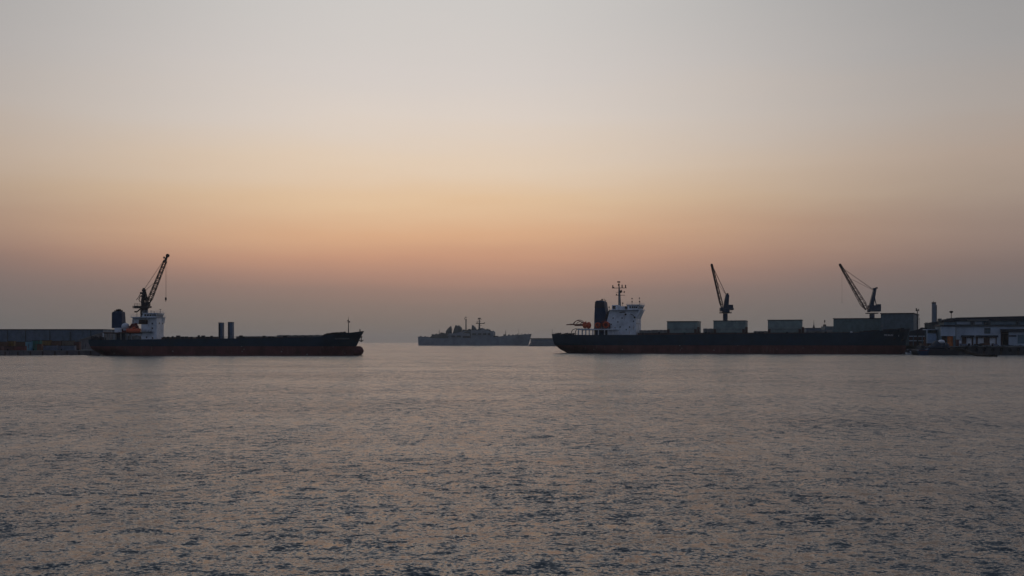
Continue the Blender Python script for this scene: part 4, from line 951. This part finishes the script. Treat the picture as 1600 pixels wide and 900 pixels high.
    crate(1500.3, 603, 1.2, 3.2, 'panel', 'tall pale cabinet left of the first warehouse bay', 'cabinet')
    crate(1452, 604, 2.2, 1.6, 'timber', 'low timber crate under the blue curtain')
    crate(1459.5, 603, 1.8, 1.9, 'c_grey', 'grey crate between the blue curtain and orange shutter')
    crate(1444, 604, 3.2, 1.5, 'c_tan', 'wide tan crate beside the pale framed shelter')
    crate(1507, 600, 3.0, 1.4, 'c_grey', 'grey crate before the first white shutter')
    crate(1527, 600, 2.6, 1.2, 'black', 'low black crate before the middle white shutter')
    crate(1542, 600, 3.4, 1.7, 'c_rusty', 'rust brown crate between the middle and right shutters')
    crate(1556, 599, 2.2, 1.3, 'c_grey', 'small grey crate below the right shutter end')
    for i, px in enumerate((1513, 1534, 1551)):
        r = empty('bollard', (*at(px,594),QZ)); tag(r, 'squat iron bollard on the right quay before the %s white shutter' % ('first','second','third')[i], 'bollard', 'mooring bollards on the coping')
        MB().lathe((0,0,0), [(0.35,0.12),(0.25,0.4),(0.25,0.6),(0.45,0.75),(0.4,0.95)],12).build('post', M['black'], r)
    # bank of rubble along the wall foot
    random.seed(9)
    g = MB()
    for k in range(120):
        px = random.uniform(1500, 1640); D = random.uniform(595, 606); x, y = at(px, D); s = random.uniform(0.25, 0.8)
        g.ball((x, y, QZ+s*0.3), s*1.4, s, s*0.8, 6, 4, 0.2)
    tag(g.build('rubble', M['rock']), kind='stuff')
    # work barge with its tarpaulin mound
    D = 577; fr = Frame(1437, D, 2); r = fr.root('work_barge'); tag(r, 'low dark work barge carrying a tarpaulin mound at the quay', 'barge')
    U = fr.u; Z = lambda py, px=1470, v=0: fr.z(py, fr.u(px, v), v)
    MB().side([(0.8,-0.6),(U(1500)-1.5,-0.6),(U(1503),Z(547)),(U(1500),Z(545.4)),(0,Z(545.8)),(-0.4,Z(548))], 0, 11).build('hull', M['barge'], r, bevel=0.2)
    random.seed(2)
    m = MB().ball((U(1473.5),5,Z(545.8)), 4.6, 4.2, Z(531.2)-Z(545.8), 18, 12, 0.05, 0.0).ball((U(1483),5,Z(545.8)), 2.8, 3.2, 3.4, 14, 10, 0.08, 0.0).ball((U(1464),5,Z(545.8)), 3.0, 3.2, 2.4, 14, 10, 0.08, 0.0)
    m.build('tarpaulin_mound', M['tarp'], r, smooth=True)
    MB().ball((U(1475),3.2,Z(534.3)), 1.7, 2.0, 1.2, 14, 8, 0.05).build('pale_cover', M['panel'], r, smooth=True)
    MB().box(U(1439), U(1448), 2, 6, Z(545.8)-0.1, Z(540)).build('engine_box', M['tarp'], r, bevel=0.3)
    MB().box(U(1449), U(1456), 2, 5, Z(545.8)-0.1, Z(542.8)).build('tool_locker', M['navy'], r, bevel=0.1)
    MB().path([(U(1440),0.4,Z(545.7)),(U(1440),0.4,Z(543)),(U(1462),0.4,Z(543)),(U(1462),0.4,Z(545.7))],0.12).build('railing', M['dark'], r)
    MB().box(U(1486),U(1500),1,5,Z(545.6)-0.1,Z(543.2)).build('timber_pile', M['timber'], r)
    D = 571; r = empty('workboat', (*at(1436.5,D),0)); tag(r, 'small dark blue workboat with a wheelhouse lying beside the barge', 'boat', 'small boats by the ship bow'); xs = lambda px: (px-1436.5)/F*D; Zt = lambda py: zz_(py,D)
    MB().side([(0.6,-0.4),(xs(1450),-0.4),(xs(1452.5),Zt(544.6)),(xs(1448),Zt(546.2)),(0,Zt(546.4)),(-0.3,Zt(548))], 0, 3.2).build('hull', M['navy'], r, bevel=0.15)
    MB().side([(xs(1439.5),Zt(546.3)),(xs(1446),Zt(546.3)),(xs(1445.4),Zt(540.6)),(xs(1440),Zt(540.2))], 0.6, 2.7).build('wheelhouse', M['tarp'], r, bevel=0.1)
    MB().box(xs(1440.8),xs(1444.8),0.52,0.64,Zt(543.2),Zt(541.6)).build('window', M['glass'], r)
    MB().tube((xs(1442.5),1.6,Zt(540.5)),(xs(1442.5),1.6,Zt(536.5)),0.09).build('mast', M['dark'], r)
    MB().box(-0.2,xs(1449),-0.12,-0.003,Zt(548.2),Zt(547.2)).build('rubbing_strake', M['darkred'], r)
    r = empty('hoist_post', (*at(1445,604),QZ)); tag(r, 'rusty orange hoist post between open shed and pale shelter', 'hoist')
    MB().side([(-0.7,0),(0.7,0),(0.2,zz_(532,604)-QZ),(0.5,zz_(527.4,604)-QZ),(-0.3,zz_(527.4,604)-QZ),(-0.4,zz_(532,604)-QZ)], -0.4, 0.4).build('post', M['c_orange2'], r)
    # curved floating pipe
    ctrl = [(1494,544.6,575),(1501,546,570),(1509,548.6,562),(1518,552,549),(1528,554.8,535),(1538,556.3,522),(1547,556.9,514),(1553,556.4,513),(1557,555.6,517)]
    pts = []
    for (a_, b_) in zip(ctrl, ctrl[1:]):
        for k in range(4):
            t = k/4; px, py, D = [a_[i]+(b_[i]-a_[i])*t for i in range(3)]; x, y = at(px, D); pts.append((x, y, max(0.15, zz_(py, D))))
    o = MB().path(pts, 0.85, 8).build('floating_pipe', M['black'], smooth=False); tag(o, 'curved black floating pipe trailing from the quay onto the water', 'floating pipe')
    # small boats by the bow
    def dinghy(px0, px1, D, h, mat, lab):
        r = empty('rowing_boat', (*at(px0,D),0)); tag(r, lab, 'boat', 'small boats by the ship bow'); L = (px1-px0)/F*D; n = 10; vs = []; 
        for k in range(n+1):
            t = k/n; w = 0.9*max(0.05,math.sin(PI*min(1,0.25+t*0.75)))**0.6 ; zr = h+0.25*(2*t-1)**2
            vs += [(L*t, -w, zr), (L*t, -w*0.6, -0.2), (L*t, w*0.6, -0.2), (L*t, w, zr)]
        fs = [(4*k+i, 4*k+4+i, 4*k+5+i, 4*k+1+i) for k in range(n) for i in range(3)] + [(0,1,2,3),(4*n+3,4*n+2,4*n+1,4*n)]
        MB().add(vs, fs).build('hull', M[mat], r); 
        for t in (0.35,0.65): MB().box(L*t-0.15,L*t+0.15,-0.7,0.7,h-0.25,h-0.17).build('thwart', M['timber'], r)
        MB().box(L*0.05,L*0.2,-0.5,0.5,h-0.1,h+0.5).build('outboard_motor', M['dark'], r)
    dinghy(1415.5, 1424, 606, 0.9, 'panel', 'small white open boat directly under the ship bow')
    dinghy(1426.5, 1436, 596, 0.8, 'palblue', 'small pale blue open boat between the bow and barge')
    # low raft of floats, with heaped gear
    r = empty('raft', (*at(1414,618),0)); tag(r, 'dark raft heaped with nets and floats below the bow', 'raft'); L = 24/F*618
    MB().box(0, L, 0, 5, -0.2, 0.7).build('deck', M['barge'], r, bevel=0.1)
    random.seed(8); g = MB()
    for k in range(14): g.ball((random.uniform(0.5,L-0.5), random.uniform(0.5,4.5), 0.9+random.uniform(0,1.6)), random.uniform(.5,1.0), .6, random.uniform(.4,.8), 8, 5, 0.15)
    g.build('heaped_nets', M['tarp'], r)
    for x, z, q in ((1.4,2.6,'rope'),(3.0,1.4,'panel'),(5.3,2.2,'rope'),(6.9,1.2,'panel')): MB().ball((x,-0.2,z),0.42,0.35,0.34,10,6).build('float', M[q], r, smooth=True)
right_quay()

# two slewing cranes standing on the quay behind the right ship
def quay_crane(px_c, D, lab, ped, plat, house, tower, brace, jib, cab, hook):
    fr = Frame(px_c, D, 0); r = fr.root('harbour_crane'); tag(r, lab, 'crane', 'blue harbour cranes')
    X = lambda px: (px-px_c)/F*D; Zz = lambda py: zz_(py, D); P = lambda px, py, v=0: (X(px), v, Zz(py))
    w = (ped[1]-ped[0])/F*D/2; cx = X((ped[0]+ped[1])/2)
    MB().lathe((cx,0,0), [(w*1.35,QZ),(w*1.2,QZ+3),(w,QZ+7),(w,Zz(plat[2]+1.2))], 16).build('pedestal', M['crane_blue'], r)
    p = MB().box(X(plat[0]), X(plat[1]), -2.2, 2.2, Zz(plat[2]+0.9), Zz(plat[2]-0.5)).build('platform', M['dark'], r)
    rl = MB(); railing(rl, [P(plat[0],plat[2]-0.5,-2.1), P(plat[1],plat[2]-0.5,-2.1)], 1.0, 1.2, 0.05); rl.build('platform_railing', M['dark'], p)
    h = MB()
    for (a, b, t, bt, d_) in house:
        h = MB().box(X(a), X(b), -d_, d_, Zz(bt), Zz(t)); h.build('machinery_house', M['crane_blue'], r, bevel=0.25)
    MB().side([P(*q)[::2] for q in tower], -1.3, 1.3).build('tower', M['crane_blue'], r, bevel=0.1)
    top = min(tower, key=lambda q: q[1]); 
    s_ = MB().lathe((X(top[0])+0.3,0,Zz(top[1])), [(0.6,-1.2),(0.6,1.2)], 12, 'y'); s_.build('sheave', M['black'], r)
    if brace: MB().tube(P(*brace[0]), P(*brace[1]), 0.35, n=8).build('brace', M['crane_blue'], r)
    j = MB(); a, b, w0, w1, cr = jib; lattice(j, P(*a), P(*b), w0, w1, 0.17, 0.085, 16, cr); jo = j.build('jib', M['crane_red'], r)
    MB().tube(P(a[0]-1.1,a[1]+0.2), P(b[0],b[1]+0.6), 0.42, 0.36, 8).build('lower_chord', M['crane_dark'], jo)
    m = MB().tube(P(b[0]+(a[0]-b[0])*0.10, b[1]+(a[1]-b[1])*0.10), P(*b), 0.62, 0.5, 8).lathe((X(b[0]),0,Zz(b[1])), [(0.75,-0.5),(0.75,0.5)], 12, 'y'); m.build('jib_head', M['crane_dark'], jo)
    c = MB()
    for s in (-0.6, 0.6):
        c.tube((X(cab[0][0]),s,Zz(cab[0][1])), (X(cab[1][0]),s,Zz(cab[1][1])), 0.06, n=4); c.tube((X(cab[0][0]),s,Zz(cab[0][1]-0.8)), (X(cab[1][0]),s,Zz(cab[1][1]-0.8)), 0.05, n=4)
        c.tube((X(cab[0][0]),s,Zz(cab[0][1]+0.5)), (X(cab[2][0]),s,Zz(cab[2][1])), 0.05, n=4)
    c.build('luffing_cable', M['crane_red'], r)
    if hook:
        c = MB().tube(P(hook[0],hook[1]), P(hook[0],hook[2]), 0.05, n=4).build('hoist_cable', M['crane_red'], r)
        MB().tube(P(hook[0],hook[2]), P(hook[0],hook[2]+0.9), 0.14, 0.1).torus(P(hook[0],hook[2]+1.2), 0.14, 0.06, 'y', 8, 4).build('hook', M['black'], c)
    return r
quay_crane(1133.3, 760, 'blue crane with steep jib behind the middle hold housing', (1129.6,1137), (1124.6,1142.6,488.6),
    [(1125,1130.6,480.6,486.6,2.2),(1136.6,1144.6,476.2,483.6,2.6),(1129,1139,482,488.2,2.5),(1141,1145.6,481,484.6,2.2)],
    [(1129.6,485),(1137.5,485),(1139,462.5),(1138.6,460),(1136.8,461),(1135.8,459.4),(1133.6,461.5),(1131.8,470)], None,
    ((1128.6,481.5),(1112.0,413.6),2.1,1.2,(1.0,1.0)), [(1134.6,461),(1112.8,415),(1120,440)], None)
quay_crane(1363, 790, 'blue luffing crane with wide angled jib above the grey shed', (1358.6,1366.4), (1353.6,1371,489.4),
    [(1357,1374.8,476.8,486.8,2.8),(1370,1375.2,475.4,484,2.4),(1355.6,1359,483,487.6,1.6)],
    [(1357.5,480),(1364.2,480),(1368.8,452),(1368.8,450),(1364.4,450),(1364.6,453)], ((1366.4,464),(1369.2,476.8)),
    ((1353.8,483.4),(1312.4,413.4),3.3,1.1,(1.15,1.0)), [(1364.5,453),(1316,419),(1330,436)], (1315.6,419,471.6))

# ------------------------------------------------------------------ the left hand quay
LZ = 2.4
frq = Frame(0, 559, 35)
def left_quay():
    fr = frq
    w = lambda u, v: (fr.o.x+u*fr.c-v*fr.s, fr.o.y+u*fr.s+v*fr.c)
    ground('harbour_ground', [w(-70,0.6), w(62,0.6), w(66,30), (-205,720), (-260,900), (-900,900), (-700,480)], LZ, -1.5, M['concrete'])
    root = empty('quay_wall', (*w(-70,0),0), fr.t); tag(root, 'pale grey streaked quay wall below the containers on the left', 'quay wall')
    MB().box(0, 133, -0.4, 0.5, -1.6, LZ-0.3).build('wall_face', M['quayl'], root)
    MB().box(0, 133, -0.6, 0.7, LZ-0.297, LZ+0.1).build('coping', M['concrete'], root)
    random.seed(14)
    for k in range(11): MB().box(66+k*6.0, 66.6+k*6.0, -0.75, -0.403, -1.5, LZ-0.4).build('timber_pile', M['timber'], root)
    # warehouse
    D = 680; r = empty('warehouse', (*at(160.4,D),0)); tag(r, 'long low blue grey warehouse behind the containers on the left', 'warehouse')
    xs = lambda px: (px-160.4)/F*D; zt = zz_(515.4,D); x0 = xs(-130)
    MB().box(x0, 0, 0, 26, LZ, zt).build('wall', M['shedl'], r); MB().box(x0-0.4, 0.4, -0.5, 26.5, zt+0.003, zt+0.45).build('roof', M['roof'], r)
    for px, w_ in ((110.2,0.42),(78,0.2),(40,0.15),(142,0.15),(12,0.15)): MB().box(xs(px)-w_, xs(px)+w_, -0.5, -0.003, LZ, zt-(1.2 if w_>.3 else 0.3)).build('downpipe', M['navydark'], r)
    for k in range(30): MB().box(xs(158-k*7.3)-0.05, xs(158-k*7.3)+0.05, -0.12, -0.003, LZ, zt-0.2).build('cladding_rib', M['shedl'], r)
    # lean-to with a pale sloping roof
    D = 640; r = empty('lean_to_shed', (*at(124,D),0)); tag(r, 'pale lean-to with a sloping roof between warehouse and ship stern', 'shed'); xs = lambda px: (px-124)/F*D; Z = lambda py: zz_(py,D)
    MB().side([(0,LZ),(xs(161.5),LZ),(xs(161.5),Z(519.6)),(0,Z(532.4))], 0, 14).build('wall', M['quayl'], r)
    MB().side([(-0.6,Z(532.4)-0.05),(xs(161.9),Z(519.6)+0.05),(xs(161.9),Z(519.6)+0.45),(-0.6,Z(532.4)+0.35)], -0.5, 14.5).build('roof', M['hatch'], r)
    MB().box(xs(160.6), xs(162), -0.2, -0.003, LZ, Z(520)).build('gable_post', M['panel'], r)
    # containers
    def container(pxa, pxb, py0, py1, D, mat, lab):
        L = (pxb-pxa)/F*D; x, y = at(pxa, D); z0 = zz_(py1, D); z1 = zz_(py0, D)
        r = empty('shipping_container', (x,y,z0)); tag(r, lab, 'container', 'shipping containers on the left quay'); h = z1-z0
        MB().box(0, L, 0, 2.4, 0, h).build('body', M[mat], r)
        n = max(3, int(L/0.8)); g = MB()
        for k in range(n): g.box(L*(k+0.2)/n, L*(k+0.7)/n, -0.06, -0.003, 0.2, h-0.2)
        for k in range(n): pass
        g.build('corrugated_side', M[mat], r)
        MB().box(-0.05, L+0.05, -0.09, 0.05, h-0.18, h+0.02).build('top_rail', M['dark'], r)
        MB().box(L+0.003, L+0.06, 0.1, 1.15, 0.1, h-0.2).build('door', M[mat], r); MB().box(L+0.003, L+0.06, 1.25, 2.3, 0.1, h-0.2).build('door', M[mat], r)
    G = lambda D: HZ + (CAMH-LZ)/F*D     # ground row at that distance
    G_ = lambda D: HZ + (CAMH-LZ)*F/D
    d1, d2, d3 = 578, 590, 604
    g1, g2, g3 = G_(d1), G_(d2), G_(d3)
    container(-30,2.5,540.8,g1,d1-8,'c_dullred','dull red container cut by the left frame edge')
    container(4.2,18.5,540.8,g1,d1,'c_dullred','dull red container second from the left in the front row')
    container(20.6,38.6,540.6,g1,d1+2,'c_red','brighter red container just left of the cyan one')
    container(-28,10,533.8,g3,d3,'c_rusty','dark rusty container behind the leftmost dull red pair')
    container(11.5,22.5,532.8,g3,d3+4,'c_yellow','short yellow container behind the front row of red ones')
    container(24,39,534.0,g3,d3+1,'c_rusty','dark rusty container between the short yellow and cyan ones')
    container(39.8,48.9,533.4,g2,d2+1,'c_cyan','small cyan container beside the green one')
    container(50.2,63.0,531.8,g2,d2+3,'c_green','tall green container right of the cyan one')
    container(57.5,64.6,537.4,g2,d2-6,'c_orange2','small orange rust container before the green one')
    container(64.6,78.6,531.6,g3,d3+4,'c_yellow','long yellow container behind the pale grey block')
    container(79.5,95,532.6,g3,d3+5,'c_rusty','dark rusty container right of the long yellow one')
    container(96,114.5,532.2,g3,d3+6,'c_tan','tan brown container before the tall dark downpipe')
    container(115.5,124,533.8,g3,d3+7,'c_dullred','short dark red container beside the pale lean-to')
    container(65.2,88.6,539.6,g2,d2,'c_grey','pale blue grey container below the long yellow one')
    container(89.4,116.5,539.8,g2,d2+3,'c_grey','long pale grey container left of the ship stern')
    for i, px in enumerate((12,52,96,122)):
        u = fr.u(px, 0.3); x, y = w(u, 0.3); r = empty('bollard', (x,y,LZ)); tag(r, 'squat iron bollard on the left quay edge ' + ('before the dull red container','before the cyan container','before the long pale grey container','close to the ship stern')[i], 'bollard', 'mooring bollards on the left quay')
        MB().lathe((0,0,0), [(0.35,0.1),(0.25,0.4),(0.25,0.6),(0.45,0.75),(0.4,0.95)],12).build('post', M['black'], r)
    # fender rafts against the ship stern
    r = empty('mooring_float', (*at(135,556),0)); tag(r, 'flat dark mooring float at the stern of the left ship', 'mooring float')
    MB().box(0, 18/F*556, 0, 3, -0.2, 0.35).build('deck', M['barge'], r, bevel=0.1)
    MB().tube((1.2,1.5,0.3),(1.2,1.5,0.8),0.2,n=8).build('post', M['dark'], r)
left_quay()

# ------------------------------------------------------------------ breakwater beyond
def breakwater():
    random.seed(31)
    D = 1716; x0, _ = at(826.5, D); x1, _ = at(1035, D)
    m = MB(); n = 60; top = zz_(532.7, D)
    vs = []
    for k in range(n+1):
        x = x0+(x1-x0)*k/n; j = random.uniform(-0.5,0.5); e = min(1, (k+0.5)/2.0)
        vs += [(x, D, -1), (x+random.uniform(-.6,.6), D+6+j, top*0.55*e+j), (x, D+12, (top+j*0.5)*e), (x, D+20, (top+j*0.4)*e), (x, D+34, -1)]
    fs = [(5*k+i, 5*k+5+i, 5*k+6+i, 5*k+1+i) for k in range(n) for i in range(4)] + [(0,1,2,3,4), tuple(5*n+i for i in (4,3,2,1,0))]
    o = m.add(vs, fs).build('breakwater', M['rock']); tag(o, 'dark rock breakwater between the warship bow and the right ship', 'breakwater')
    D = 1900; r = empty('terminal_shed', (*at(829.5,D),0)); tag(r, 'long low blue shed showing above the breakwater', 'shed'); xs = lambda px: (px-829.5)/F*D
    MB().box(0, xs(1035), 0, 30, -1, zz_(529.2,D)).build('wall', M['shedl'], r); MB().box(-1, xs(1035), -1, 31, zz_(529.2,D)+0.003, zz_(528.4,D)).build('roof', M['roof'], r)
breakwater()
